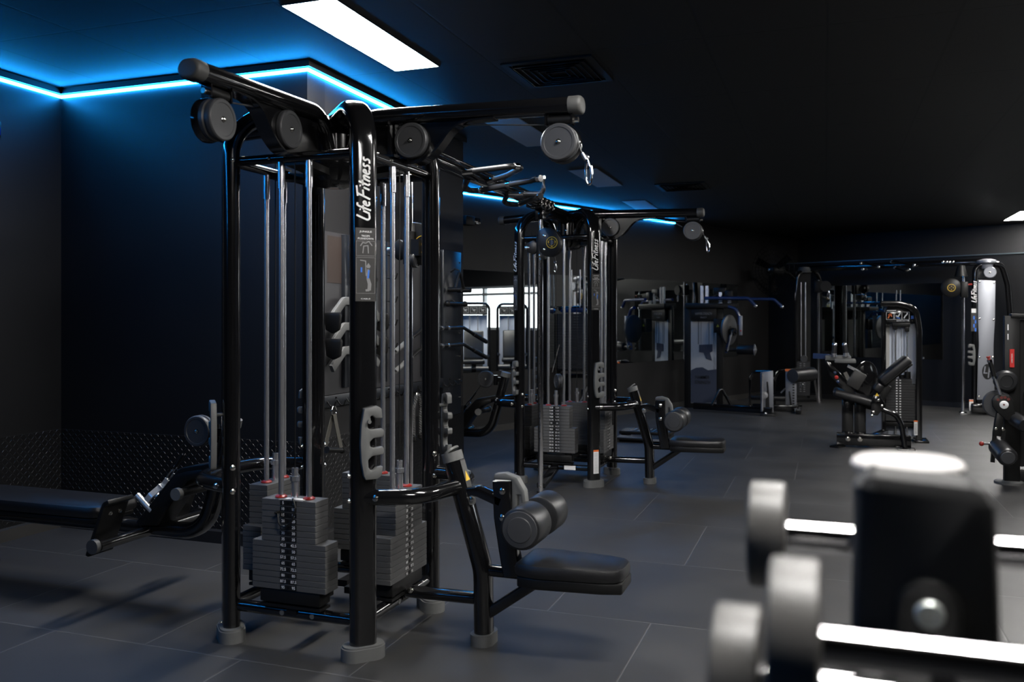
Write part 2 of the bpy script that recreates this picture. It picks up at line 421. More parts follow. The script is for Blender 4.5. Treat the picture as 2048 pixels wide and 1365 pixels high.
# mirrors
def wall_mirror(o, label): return tag(o, label, 'mirror', 'frameless mirrors on the gym walls')
ts = [-1.6, t_at(1151), t_at(1366.5), t_at(1474)]
for i, lb in enumerate(('frameless wall mirror nearest the pillar, showing a bright window', 'frameless wall mirror behind the second cable tower, up to the vertical joint', 'narrow frameless wall mirror right of the vertical joint, behind the grey shrouded machine')):
    wall_mirror(wslab('wall_mirror', ts[i] + .004, ts[i + 1] - .004, .76, 2.02, 0, .012, mirrorm, False), lb)
wall_mirror(rslab('wall_mirror', .98, 1.72, .76, 2.0, 0, .012, mirrorm, False), 'frameless mirror on the rear wall left of the leg curl tower')
wall_mirror(rslab('wall_mirror', 1.73, 3.05, .76, 2.0, 0, .012, mirrorm, False), 'frameless mirror on the rear wall between leg curl tower and silver cable column')
# ceiling panels
def panel(x, y, lit, label, group=None, rz=0.):
    o = thing('ceiling_light', label, 'ceiling light', (x, y, 3.0), rz, group)
    MB().sweep([(-.153, -.619, -.001), (.153, -.619, -.001), (.153, .619, -.001), (-.153, .619, -.001)], .003, .004, (0, 0, 1), 0, 'rect', closed=True).build('frame', trimm if lit else framem, o)
    MB().box((0, 0, -.001), (.298, 1.23, .006)).build('diffuser', lampm if lit else lampoff, o)
    return o
panel(-2.43, 4.37, True, 'long white glowing ceiling panel above the near cable tower')
panel(-2.43, 6.97, False, 'unlit ceiling panel behind the near tower, largest of the three grey ones', 'unlit ceiling panels over the cable towers')
panel(-2.43, 9.58, False, 'unlit grey ceiling panel, middle one of the three in the row', 'unlit ceiling panels over the cable towers')
panel(-2.43, 12.18, False, 'unlit grey ceiling panel farthest along the row, above the second tower', 'unlit ceiling panels over the cable towers')
panel(2.83, 15.25, True, 'white glowing ceiling panel in the far right corner')
for x, y, rz in ((.20, 1.0, PI / 2), (.20, 2.9, PI / 2), (1.55, 5.0, 0), (1.9, 8.3, 0), (2.6, 11.0, 0), (2.83, 12.9, 0)):  # panels out of view, added to light the floor, machines and barbells
    panel(x, y, True, 'unseen lit ceiling panel added over the free floor for its light', 'added ceiling panels lighting the free floor', rz)
# air registers
def vent(x, y, a, label):
    o = thing('air_vent', label, 'air vent', (x, y, 3.0))
    MB().sweep([(-a, -a, -.006), (a, -a, -.006), (a, a, -.006), (-a, a, -.006)], .006, .02, (0, 0, 1), 0, 'rect', closed=True).build('frame', satin, o)
    mb = MB()
    for k in range(1, 6):
        q = a * (1 - k * .155)
        mb.sweep([(-q, -q, -.012), (q, -q, -.012), (q, q, -.012), (-q, q, -.012)], .010, .0025, (.0, 0, 1), 0, 'rect', closed=True)
    mb.build('louvre', gloss, o)
vent(-1.61, 5.36, .27, 'black square ceiling air vent with nested louvres above the near arm')
vent(-1.61, 10.5, .27, 'faint black ceiling air vent farther back, above the second tower')
# small wall boxes
def wb(name, c, size, m, label, cat, rot=None, extra=None):
    mb = MB().box(c, size, rot, .006)
    o = mb.build(name, [m] if not extra else [m, extra]); return tag(o, label, cat)
c = W0 + WD * t_at(932) + WN * .04; c.z = 1.42 + (638 - 443) / FPX * 10.75
wb('wall_socket', c, (.08, .15, .11), satin, 'black box with a blue sheen on the wall, left one of a pair', 'wall box', RM)
c = W0 + WD * t_at(949) + WN * .02; c.z = 1.42 + (638 - 444) / FPX * 10.85
wb('wall_socket', c, (.04, .13, .08), gloss, 'flat black box on the wall, right one of a pair', 'wall box', RM)
c = W0 + WD * t_at(1437) + WN * 0; c.z = 1.42
sp = thing('wall_speaker', 'small speaker with blue light painted on its front on the left wall under the LED', 'speaker', (-4.97, 4.02, 2.60))
MB().box((.06, 0, 0), (.12, .10, .11), None, .012).build('case', satin, sp)
MB().box((.122, 0, -.01), (.006, .07, .05), None, .002).build('lens', blue_lit_front, sp)  # blue LED light falling on the case, painted as a blue front
c = W0 + WD * t_at(1583) + WN * .006; c.z = 1.42 + (638 - 567) / FPX * 16.9
wb('wall_switch', c, (.012, .09, .13), lab_grey, 'pale switch plate on the dark rear corner beside the left cable column', 'switch', RM)
# ================================================================== THE CABLE TOWERS
HS = .3325
R2 = math.sqrt(.5)
EHOLD = [(735, 45), (800, 33), (822, 48), (826, 94), (790, 94), (776, 78), (764, 84), (768, 100), (752, 118), (752, 138), (766, 148), (826, 144), (834, 156), (832, 178), (824, 184), (780, 188), (762, 206), (764, 228), (782, 237), (826, 231), (834, 243), (832, 266), (822, 270), (775, 274), (754, 292), (756, 328), (768, 344), (782, 342), (796, 330), (828, 326), (822, 372), (800, 386), (742, 388), (733, 370), (721, 300), (716, 215), (721, 120)]
EHOLD = [((x - 775) / 115 * .098, (212 - y) / 355 * .305) for x, y in EHOLD]
def logo_block(mb, c, u, k=.058, idx=None):     # script running upwards along +z; u = reading-right seen upright
    # baseline direction = +z, letter-up = -u
    mb.ribbon(LOGO, c, (0, 0, 1), -V(u), k, .15, .12)
def placard_fig(mb, c, u, w, nn, s, items):
    pass
def make_stack(parent, rot, nums, narrow, wide_w, narrow_w, depth, ztop, pitch, kind, pin_at, mats, labels=True):
    f = Matrix.Rotation(rot, 3, 'Z')              # outward face = local -y of the stack
    n = len(nums); z0 = ztop - n * pitch
    mb = MB()
    for x in (-.11, .11): mb.cyl((x, 0, .19), (x, 0, z0 - .001), .03)
    mb.box((0, 0, .185), (.30, .08, .012)).box((0, 0, .228), (.30, .085, .058), None, .006)
    ws = mb.build('weight_stack', satin, parent, loc=(f @ V((0, -HS, 0))), rotz=rot)
    for i, nu in enumerate(nums):
        w = narrow_w if i < narrow else wide_w
        zc = ztop - (i + .5) * pitch
        key = (kind, nu, i)
        if key not in PLATES:
            m = MB().box((0, 0, 0), (w, depth, pitch - .0016), None, .0012, 1)
            if labels:
                m.mat(1).quad((0, -depth / 2 - .0006, 0), (1, 0, 0), (0, 0, 1), .082, pitch * .84)
                m.mat(2)
                for s in (-1, 1): m.text(nu, (s * .026, -depth / 2 - .0012, 0), (1, 0, 0), (0, 0, 1), pitch * .66)
                m.mat(3).lathe((0, -depth / 2 - .0008, 0), (0, -1, 0), [(pitch * .26, 0), (pitch * .26, .0012)], 10)
            else:
                m.mat(3).lathe((0, -depth / 2 - .0002, 0), (0, -1, 0), [(pitch * .22, 0), (pitch * .22, .0012)], 8)
            PLATES[key] = m.build('weight_plate', mats, ws, loc=(0, 0, zc)); continue
        o = PLATES[key].copy(); C.objects.link(o); o.parent = ws; o.location = (0, 0, zc)
    # rods
    for s in (-.07, .07):
        m = MB().cyl((s, 0, z0), (s, 0, 2.10), .0118, seg=14)
        m.cyl((s, 0, 1.985), (s, 0, 2.10), .0165, seg=14).mat(1).lathe((s, 0, ztop), (0, 0, 1), [(.026, 0), (.026, .004), (.018, .010)], 16)
        m.build('guide_rod', [steel, redp], ws)
    m = MB().cyl((0, 0, ztop), (0, 0, ztop + .075), .0165, seg=14).cyl((0, 0, ztop + .075), (0, 0, ztop + .095), .022, seg=8).cyl((0, 0, ztop + .095), (0, 0, ztop + .13), .014, seg=12)
    m.build('selector_stem', steel, ws)
    MB().cyl((0, 0, ztop + .12), (0, 0, 2.2), .0032, seg=8).build('cable', satin, ws)
    if pin_at is not None:
        zc = ztop - (pin_at + .5) * pitch; y = -depth / 2
        m = MB().tube([(-.045, y - .012, zc + .012), (-.03, y - .03, zc - .03), (.0, y - .034, zc - .05), (.035, y - .03, zc - .02), (.05, y - .02, zc + .035), (.03, y - .012, zc + .075)], .0042, .03)
        m.cyl((-.045, y + .002, zc + .012), (-.045, y - .03, zc + .012), .006); m.build('selector_pin', satin, ws)
        MB().quad((0.02, -.02, ztop + .001), (1, 0, 0), (0, 1, 0), .10, .03).build('label_strip', lab_white, ws)
    return ws
PLATES = {}
def F(rot):                                       # face frame: forward = local +x rotated
    return Matrix.Rotation(rot, 3, 'Z')
def pulley(mb, c, ax, r, w=.036):
    c, ax = V(c), V(ax).normalized()
    mb.lathe(c - ax * w / 2, ax, [(r * .13, .006), (r * .15, .0015), (r * .77, .0015), (r * .79, -.001), (r * .93, -.001), (r * .985, .003), (r, .008), (r, w * .36), (r * .93, w * .44), (r * .93, w * .56), (r, w * .64), (r, w - .008), (r * .985, w - .003), (r * .93, w + .001), (r * .79, w + .001), (r * .77, w - .0015), (r * .15, w - .0015), (r * .13, w - .006)], 40)
def make_arm(root, rot, L, gus=True, clip=False, po=.03):
    f = F(rot); y1 = f @ V((0, 1, 0))
    P = lambda *a: [f @ V(p) for p in a]
    arm = MB().sweep(P((L, 0, 2.322), (.14, 0, 2.345), (.05, 0, 2.09)), .048, .0365, y1, .13, 'oval', 22).build('arm', gloss, root)
    MB().sweep(P((L - .012, 0, 2.322), (L + .030, 0, 2.322), (L + .038, 0, 2.322), (L + .043, 0, 2.322), (L + .045, 0, 2.322)), .0505, .0385, y1, 0, 'oval', 22, tap=[0, 0, .002, .006, .012]).build('end_cap', capg, arm)
    if gus:
        cv = [V(p) for p in fillet([(.80, 0, 2.294), (.62, 0, 2.288), (.53, 0, 2.17), (.45, 0, 2.118), (.34, 0, 2.118)], [0, .22, .3, .12, 0])]
        poly = [(.16, 2.31), (.80, 2.31)] + [(q.x, q.z) for q in cv] + [(.20, 2.118), (.16, 2.16)]
        m = MB().prism(poly, (0, 0, 0), f @ V((1, 0, 0)), (0, 0, 1), .012)
        m.sweep([f @ q for q in cv], .034, .004, y1, 0, 'rect')
        m.bar(f @ V((.30, -.03, 2.12)), f @ V((.30, -.03, 2.33)), .012, .022, y1)
        m.build('gusset', gloss, arm)
        m = MB(); pulley(m, f @ V((.40, 0, 2.222)), y1, .082, .06)
        m.mat(1); bolt(m, f @ V((.40, -.03, 2.222)), -y1, .007); bolt(m, f @ V((.40, .03, 2.222)), y1, .007); m.build('pulley', [pulleyg, boltm], arm)
        px_ = L - po
        gs = 1 if abs(rot) < .1 else -1
        m = MB(); pulley(m, f @ V((px_, 0, 2.169)), y1, .080, .058); m.mat(2).lathe(f @ V((px_, 0, 2.169)) + y1 * gs * .026, y1 * gs, [(.079, 0), (.083, .008), (.083, .030), (.070, .042), (.03, .042)], 36)
        m.mat(1); bolt(m, f @ V((px_, -.028, 2.169)), -y1, .008); bolt(m, f @ V((px_, .028, 2.169)), y1, .008); m.build('pulley', [pulleyg, boltm, gloss], arm)
        m = MB().cyl(f @ V((px_ - .05, 0, 2.266)), f @ V((px_ + .055, 0, 2.266)), .021).mat(1)
        for q in (-.058, .058): m.bar(f @ V((px_ + q, -.001, 2.243)), f @ V((px_ + q, -.001, 2.300)), .045, .008, f @ V((1, 0, 0)))
        m.mat(2).cyl(f @ V((px_ + .055, 0, 2.262)), f @ V((px_ + .082, 0, 2.262)), .011)
        m.build('swivel_bracket', [satin, gloss, boltm], arm)
        MB().cyl(f @ V((px_ - .02, 0, 2.246)), f @ V((.42, 0, 2.296)), .0032, seg=8).build('cable', pulleyg, arm)
        if clip:
            MB().tube([f @ V((px_ + .079, 0, 2.17)), f @ V((px_ + .092, 0, 2.13)), f @ V((px_ + .106, 0, 2.105))], .0032, .03).mat(1).cyl(f @ V((px_ + .098, 0, 2.118)), f @ V((px_ + .114, 0, 2.09)), .009).build('cable', [pulleyg, steel], arm)
            a, b = f @ V((px_ + .118, 0, 2.093)), f @ V((px_ + .128, 0, 1.985))
            return root.location + a, root.location + b, f
def snap_hook(a, b, rot, label, r=.005, wd=.020):
    a, b = V(a), V(b); ax = (b - a); L = ax.length; ax.normalize(); side = Matrix.Rotation(rot, 3, 'Z') @ V((1, 0, 0)); side = (side - ax * side.dot(ax)).normalized()
    pts = []
    for j in range(28):
        t = 2 * PI * j / 28; w = wd * (.75 - .35 * math.cos(t)) ; pts.append((side * math.sin(t) * w * .75 - ax * math.cos(t) * L / 2 + ax * L / 2))
    o = thing('snap_hook', label, 'carabiner', a, 0, 'snap hooks on the cables')
    MB().sweep(pts, r, r, ax.cross(side), 0, 'oval', 10, closed=True).build('hook_body', chrome, o)
    MB().cyl(side * wd * .72 + ax * L * .30, side * wd * .78 + ax * L * .62, r * 1.35, seg=12).build('gate', steel, o)
    m = MB(); m.sweep([side * .008 * math.cos(t * PI / 6) + ax * (.008 * math.sin(t * PI / 6) - .006) for t in range(12)], .0035, .0035, ax.cross(side), 0, 'oval', 8, closed=True)
    m.build('eye_ring', steel, o)
    return o
def make_lat_seat(root, rot):
    f = F(rot); y1 = f @ V((0, 1, 0)); x1 = f @ V((1, 0, 0))
    P = lambda *a: [f @ V(p) for p in a]
    st = MB().sweep(P((.746, 0, .04), (.742, 0, .32), (.598, 0, .80)), .052, .040, y1, .25, 'oval', 20).build('seat_post', gloss, root)
    MB().sweep(P((.7465, 0, .0), (.7465, 0, .014), (.7455, 0, .048)), .074, .052, y1, 0, 'oval', 22).build('foot_pad', greyp, st)
    d = (f @ (V((.598, 0, .80)) - V((.742, 0, .32)))).normalized()
    p = f @ V((.598, 0, .80))
    m = MB().sweep([p - d * .012, p + d * .028], .054, .042, y1, 0, 'oval', 22); m.sweep([p + d * .028, p + d * .036 - x1 * .004], .047, .035, y1, 0, 'oval', 22); m.build('end_cap', greyp, st)
    m = MB(); oc = p - d * .10 + (d.cross(y1)).normalized() * .0412 * (1 if (d.cross(y1)).dot(x1) > 0 else -1)
    m.quad(oc, y1, d, .052, .17).mat(1).prism([(-.022, -.02), (.022, -.02), (0, .024)], oc + d * .01 + x1 * .001, y1, d, .0008).mat(2)
    for k in range(7): m.quad(oc + d * (.045 + .0 * k) + y1 * (k - 3) * .0062 + x1 * .0008, y1, d, .002, .07)
    for k in range(4): m.quad(oc - d * (.05 + k * .008) + x1 * .0008, y1, d, .034, .002)
    m.build('warning_label', [placard, lab_yel, lab_grey], st)
    m = MB().sweep(P((.335, -.335, .672), (.57, -.26, .676), (.635, 0, .68), (.57, .26, .676), (.335, .335, .672)), .034, .034, (0, 0, 1), .16, 'oval', 18)
    m.mat(1)
    for s in (-1, 1): bolt(m, f @ V((.40, s * .352, .675)), y1 * s)
    m.build('side_bracket', [gloss, boltm], root)
    m = MB().sweep(P((.36, 0, .185), (.71, 0, .19)), .028, .028, y1, 0).mat(1); bolt(m, f @ V((.40, -.028, .20)), -y1); m.build('lower_brace', [gloss, boltm], st)
    MB().sweep(P((.76, 0, .318), (1.05, 0, .318)), .026, .026, y1, 0).build('seat_rail', gloss, st)
    MB().sweep(P((.765, 0, .13), (1.02, 0, .312)), .024, .024, y1, 0, 'rrect').build('strut', gloss, st)
    # seat pad
    seat = MB().prism([(.93, -.135), (1.03, -.155), (1.30, -.125), (1.372, -.10), (1.385, -.05), (1.385, .05), (1.372, .10), (1.30, .125), (1.03, .155), (.93, .135)], f @ V((0, 0, .372)), x1, y1, .062, .022).build('seat_pad', vinyl, root)
    MB().prism([(.94, -.125), (1.03, -.145), (1.30, -.118), (1.382, -.092), (1.382, .092), (1.30, .118), (1.03, .145), (.94, .125)], f @ V((0, 0, .322)), x1, y1, .046, .008).build('pad_base', satin, seat)
    # thigh rollers
    up = MB().sweep(P((.885, 0, .31), (.865, 0, .42), (.842, 0, .56), (.836, 0, .715)), .03, .042, y1, .2, 'rrect')
    up.mat(1)
    for z in (.56, .675):
        bolt(up, f @ V((.842, -.031, z)), -y1, .012); bolt(up, f @ V((.842, .031, z)), y1, .012)
    up = up.build('roller_post', [gloss, boltm], root)
    MB().prism([(.795, .72), (.80, .745), (.85, .752), (.905, .735), (.94, .68), (.95, .60), (.94, .545), (.925, .545), (.93, .60), (.92, .66), (.905, .66), (.90, .545), (.88, .545), (.88, .72)], f @ V((0, .004, 0)), x1, (0, 0, 1), .046, .006).build('adjuster_quadrant', greyp, up)
    m = MB().sweep(P((.655, 0, .655), (.72, 0, .665), (.83, 0, .625)), .030, .022, y1, .05, 'rrect').mat(1); bolt(m, f @ V((.70, -.03, .63)), -y1, .013); m.mat(2).lathe(f @ V((.70, -.03, .625)), -y1, [(.02, 0), (.02, .004)], 16)
    m.build('link_arm', [gloss, boltm, greyp], up)
    MB().cyl(f @ V((.985, -.16, .56)), f @ V((.985, .16, .56)), .018).cyl(f @ V((.985, -.035, .56)), f @ V((.985, .035, .56)), .040).bar(f @ V((.90, 0, .57)), f @ V((.985, 0, .56)), .03, .03).build('roller_axle', steel, up)
    for s in (-1, 1):
        o = f @ V((.985, s * .042, .56)); r = .088
        m = MB().lathe(o, y1 * s, [(.03, .002), (r * .86, 0), (r * .95, .004), (r, .014), (r, .150), (r * .95, .164), (r * .86, .168)], 36)
        m.mat(1).lathe(o, y1 * s, [(r * .86, .1665), (r * .84, .1715), (r * .60, .173), (r * .58, .1765), (.0, .178)], 32)
        m.build('roller_pad', [foam, pulleyg], up)
def make_row(root, rot, bench=True):
    f = F(rot); y1 = f @ V((0, 1, 0)); x1 = f @ V((1, 0, 0))
    P = lambda *a: [f @ V(p) for p in a]
    m = MB().sweep(P((.335, -.335, .672), (.57, -.26, .676), (.635, 0, .68), (.57, .26, .676), (.335, .335, .672)), .034, .034, (0, 0, 1), .16, 'oval', 18).mat(1)
    for s in (-1, 1): bolt(m, f @ V((.40, s * .352, .675)), y1 * s)
    m.build('side_bracket', [gloss, boltm], root)
    L = 2.48 if bench else 1.9
    fr = MB().sweep(P((.585, 0, .90), (.665, 0, .60), (.74, 0, .36), (L, 0, .355)), .05, .038, y1, .22, 'oval', 20).build('row_frame', gloss, root)
    d = (f @ (V((.585, 0, .90)) - V((.665, 0, .60)))).normalized(); p = f @ V((.585, 0, .90))
    MB().sweep([p - d * .01, p + d * .03], .052, .040, y1, 0, 'oval', 22).build('end_cap', greyp, fr)
    m = MB().sweep(P((1.10, 0, .385), (.84, 0, .665), (.66, 0, .70)), .065, .018, y1, .05, 'rrect'); m.prism([(1.10, .375), (.87, .655), (.80, .675), (.70, .69), (.70, .655), (.79, .62), (.86, .55), (.98, .385)], (0, 0, 0), x1, (0, 0, 1), .135, .012); m.build('handle_rest', satin, fr)
    m = MB()
    m.cyl(f @ V((.80, -.12, .57)), f @ V((.80, .12, .57)), .022); m.mat(1).cyl(f @ V((.80, -.12, .57)), f @ V((.80, -.145, .57)), .03).cyl(f @ V((.80, .12, .57)), f @ V((.80, .145, .57)), .03); m.build('foot_peg', [satin, greyp], fr)
    m = MB(); pulley(m, f @ V((.775, 0, .862)), y1, .078, .05); m.mat(1); bolt(m, f @ V((.775, -.025, .862)), -y1, .007); bolt(m, f @ V((.775, .025, .862)), y1, .007); m.build('pulley', [pulleyg, boltm], fr)
    m = MB().bar(f @ V((.60, 0, .86)), f @ V((.70, 0, .862)), .03, .04).cyl(f @ V((.68, 0, .81)), f @ V((.68, 0, .90)), .02).mat(1); bolt(m, f @ V((.66, -.016, .87)), -y1, .009); m.build('swivel_bracket', [gloss, boltm], fr)
    # foot plates
    MB().cyl(f @ V((1.06, -.36, .35)), f @ V((1.06, .36, .35)), .026).build('foot_bar', gloss, fr)
    for s in (-1, 1):
        b0, b1 = V((1.16, s * .255, .285)), V((1.055, s * .255, .545))
        n = f @ V((.26, 0, .105)).normalized()
        m = MB().bar(f @ b0, f @ b1, .16, .022, n, .008); m.bar(f @ (b1 + V((.004, 0, -.006))), f @ (b1 + V((-.03, 0, .01))), .16, .022, (0, 0, 1), .006)
        m.mat(1)
        for q in (-.03, .03): bolt(m, f @ V((1.062, s * .255 + q, .49)), -n, .008)
        m.mat(2).cyl(f @ V((1.075, s * .36, .35)), f @ V((1.075, s * .385, .35)), .034); m.build('foot_plate', [satin, boltm, pulleyg], fr)
    if bench:
        pad = MB().prism([(1.28, -.13), (1.34, -.16), (1.9, -.165), (2.42, -.16), (2.46, -.12), (2.46, .12), (2.42, .16), (1.9, .165), (1.34, .16), (1.28, .13)], f @ V((0, 0, .442)), x1, y1, .066, .024).build('bench_pad', vinyl, fr)
        MB().prism([(1.30, -.12), (1.36, -.145), (2.42, -.145), (2.42, .145), (1.36, .145), (1.30, .12)], f @ V((0, 0, .398)), x1, y1, .024, .006).build('pad_base', satin, pad)
        m = MB().sweep(P((2.36, 0, .36), (2.38, 0, .03)), .045, .03, y1, 0).sweep(P((2.38, -.2, .02), (2.38, .2, .02)), .03, .02, x1, 0); m.build('bench_leg', gloss, fr)
    else:
        m = MB().sweep(P((1.86, 0, .36), (1.88, 0, .0)), .045, .03, y1, 0); m.build('bench_leg', gloss, fr)
        pad = MB().prism([(1.28, -.13), (1.34, -.16), (1.85, -.16), (1.9, -.12), (1.9, .12), (1.85, .16), (1.34, .16), (1.28, .13)], f @ V((0, 0, .442)), x1, y1, .066, .024).build('bench_pad', vinyl, fr)
    # cable down to the handle
    a, b = f @ V((.83, -.0, .80)), f @ V((.93, -.0, .665))
    MB().cyl(a, b, .0035, seg=8).mat(1).cyl(a + (b - a) * .45, b, .008, seg=10).build('cable', [satin, satin], fr)
    return root.location + b, f
def row_handle(p, f, label, lab2, m):
    x1, y1 = f @ V((1, 0, 0)), f @ V((0, 1, 0)); p = V(p)
    d = (f @ V((.62, 0, -.78))).normalized(); n = d.cross(y1)
    snap_hook(p, p + d * .075, 0 if abs(x1.x) > .5 else PI / 2, lab2, .004, .016)
    o = thing('close_grip_bar', label, 'cable handle', p + d * .07)
    q = d * .05
    MB().sweep([q - y1 * .02, q + y1 * .02], .016, .006, n, 0, 'rect').sweep([d * .0, q], .012, .006, n, 0, 'rect').build('eye_plate', m, o)
    for s in (-1, 1):
        MB().sweep([q + y1 * s * .012, q + y1 * s * .05 + d * .05, q + y1 * s * .055 + d * .11], .015, .004, n, .03, 'rect').build('side_plate', m, o)
        MB().cyl(q + y1 * s * .055 + d * .10 - n * .06, q + y1 * s * .055 + d * .10 + n * .06, .015).build('grip', m, o)
    return o
def make_crossover(root, rot, side, carz, off=.10):
    f = F(rot); y1 = f @ V((0, 1, 0)); x1 = f @ V((1, 0, 0)); X = .765
    po = MB().cyl(f @ V((X, 0, .012)), f @ V((X, 0, 2.30)), .0215, seg=22)
    po.mat(1)
    for k in range(30): po.lathe(f @ V((X + .0205, 0, .45 + k * .055)), x1, [(.006, 0), (.006, .0014)], 10)
    po.mat(0).lathe(f @ V((X, 0, 0)), (0, 0, 1), [(.035, 0), (.035, .012), (.024, .016)], 20); po.build('adjustment_post', [chrome, lab_black], root)
    m = MB().sweep(P_(f, (HS + .02, -.0, .15), (.56, 0, .10), (X - .01, 0, .06)), .035, .02, y1, .05, 'rrect'); m.mat(1); bolt(m, f @ V((X + .02, 0, .06)), x1, .01); m.build('post_foot', [gloss, boltm], root)
    m = MB().prism([(.06, 2.26), (.42, 2.26), (X + .05, 2.22), (X + .05, 2.33), (.06, 2.36)], (0, 0, 0), x1, (0, 0, 1), .07, .012); m.build('top_bracket', gloss, root)
    ca = MB().cyl(f @ V((X, 0, carz - .11)), f @ V((X, 0, carz + .07)), .034, seg=22)
    ca.bar(f @ V((X, 0, carz - .02)), f @ V((X, side * .07, carz - .02)), .05, .09)
    for z in (-.10, -.03, .05):
        ca.mat(1); bolt(ca, f @ V((X + .033, side * .004, carz + z)), x1, .008); ca.mat(0)
    ca = ca.build('carriage', [satin, boltm], root)
    c = f @ V((X + .045, side * off, carz + .0))
    sh = [(-.10, .10), (-.05, .125), (.0, .118), (.06, .085), (.095, .03), (.10, -.03), (.07, -.085), (.02, -.115), (-.04, -.11), (-.085, -.07), (-.10, .0)]
    m = MB().prism([(side * a, b) for a, b in sh][::side], c, y1, (0, 0, 1), .07, .012)
    m.mat(1); bolt(m, c + x1 * .034 + V((0, 0, .055)) - y1 * side * .045, x1, .009); bolt(m, c + x1 * .034 + V((0, 0, -.055)) - y1 * side * .045, x1, .009)
    m.build('pulley_housing', [lab_black, boltm], ca)
    cc = c + x1 * .0362 + y1 * side * .02; ring = [cc + (y1 * math.cos(t * PI / 16) + V((0, 0, math.sin(t * PI / 16)))) * .045 for t in range(32)]
    m = MB().sweep(ring, .0004, .0022, x1, 0, 'rect', closed=True); m.sweep([cc - x1 * 0 + (y1 * math.cos(t * PI / 16) + V((0, 0, math.sin(t * PI / 16)))) * .028 for t in range(32)], .0004, .001, x1, 0, 'rect', closed=True)
    for a, b in ((-.028, .006), (.028, .006), (0, .028), (0, -.03)): m.prism([(-.008, -.006), (.008, -.006), (0, .009)], cc + y1 * a + V((0, 0, b)), y1, (0, 0, 1), .0008)
    cb_ = cc - x1 * .0724
    m.sweep([cb_ + (y1 * math.cos(t * PI / 16) + V((0, 0, math.sin(t * PI / 16)))) * .045 for t in range(32)], .0004, .0022, x1, 0, 'rect', closed=True); m.prism([(-.010, -.008), (.010, -.008), (0, .012)], cb_, y1, (0, 0, 1), .0008)
    m.mat(1).quad(cc - y1 * .004 + x1 * .0003, y1, (0, 0, 1), .008, .042).quad(cc + y1 * .008 + x1 * .0003, y1, (0, 0, 1), .006, .03); m.build('round_warning_label', [lab_yel, lab_grey], ca)
    m = MB(); pulley(m, f @ V((X + .01, side * .03, carz - .085)), y1, .045, .03); m.build('pulley', pulleyg, ca)
    m = MB().prism([(-.055, -.035), (.0, -.06), (.04, -.03), (.04, .03), (0, .06), (-.055, .035)], f @ V((X, -side * .06, carz - .03)), y1, (0, 0, 1), .03, .008).mat(1).cyl(f @ V((X, -side * .09, carz - .03)), f @ V((X, -side * .13, carz - .03)), .016); m.build('release_knob', [satin, steel], ca)
    MB().cyl(f @ V((X + .02, side * .125, carz - .11)), f @ V((X + .02, side * .13, carz - .16)), .006).build('cable', satin, ca)
    p = root.location + f @ V((X + .02, side * .13, carz - .158))
    return p
def P_(f, *a): return [f @ V(p) for p in a]
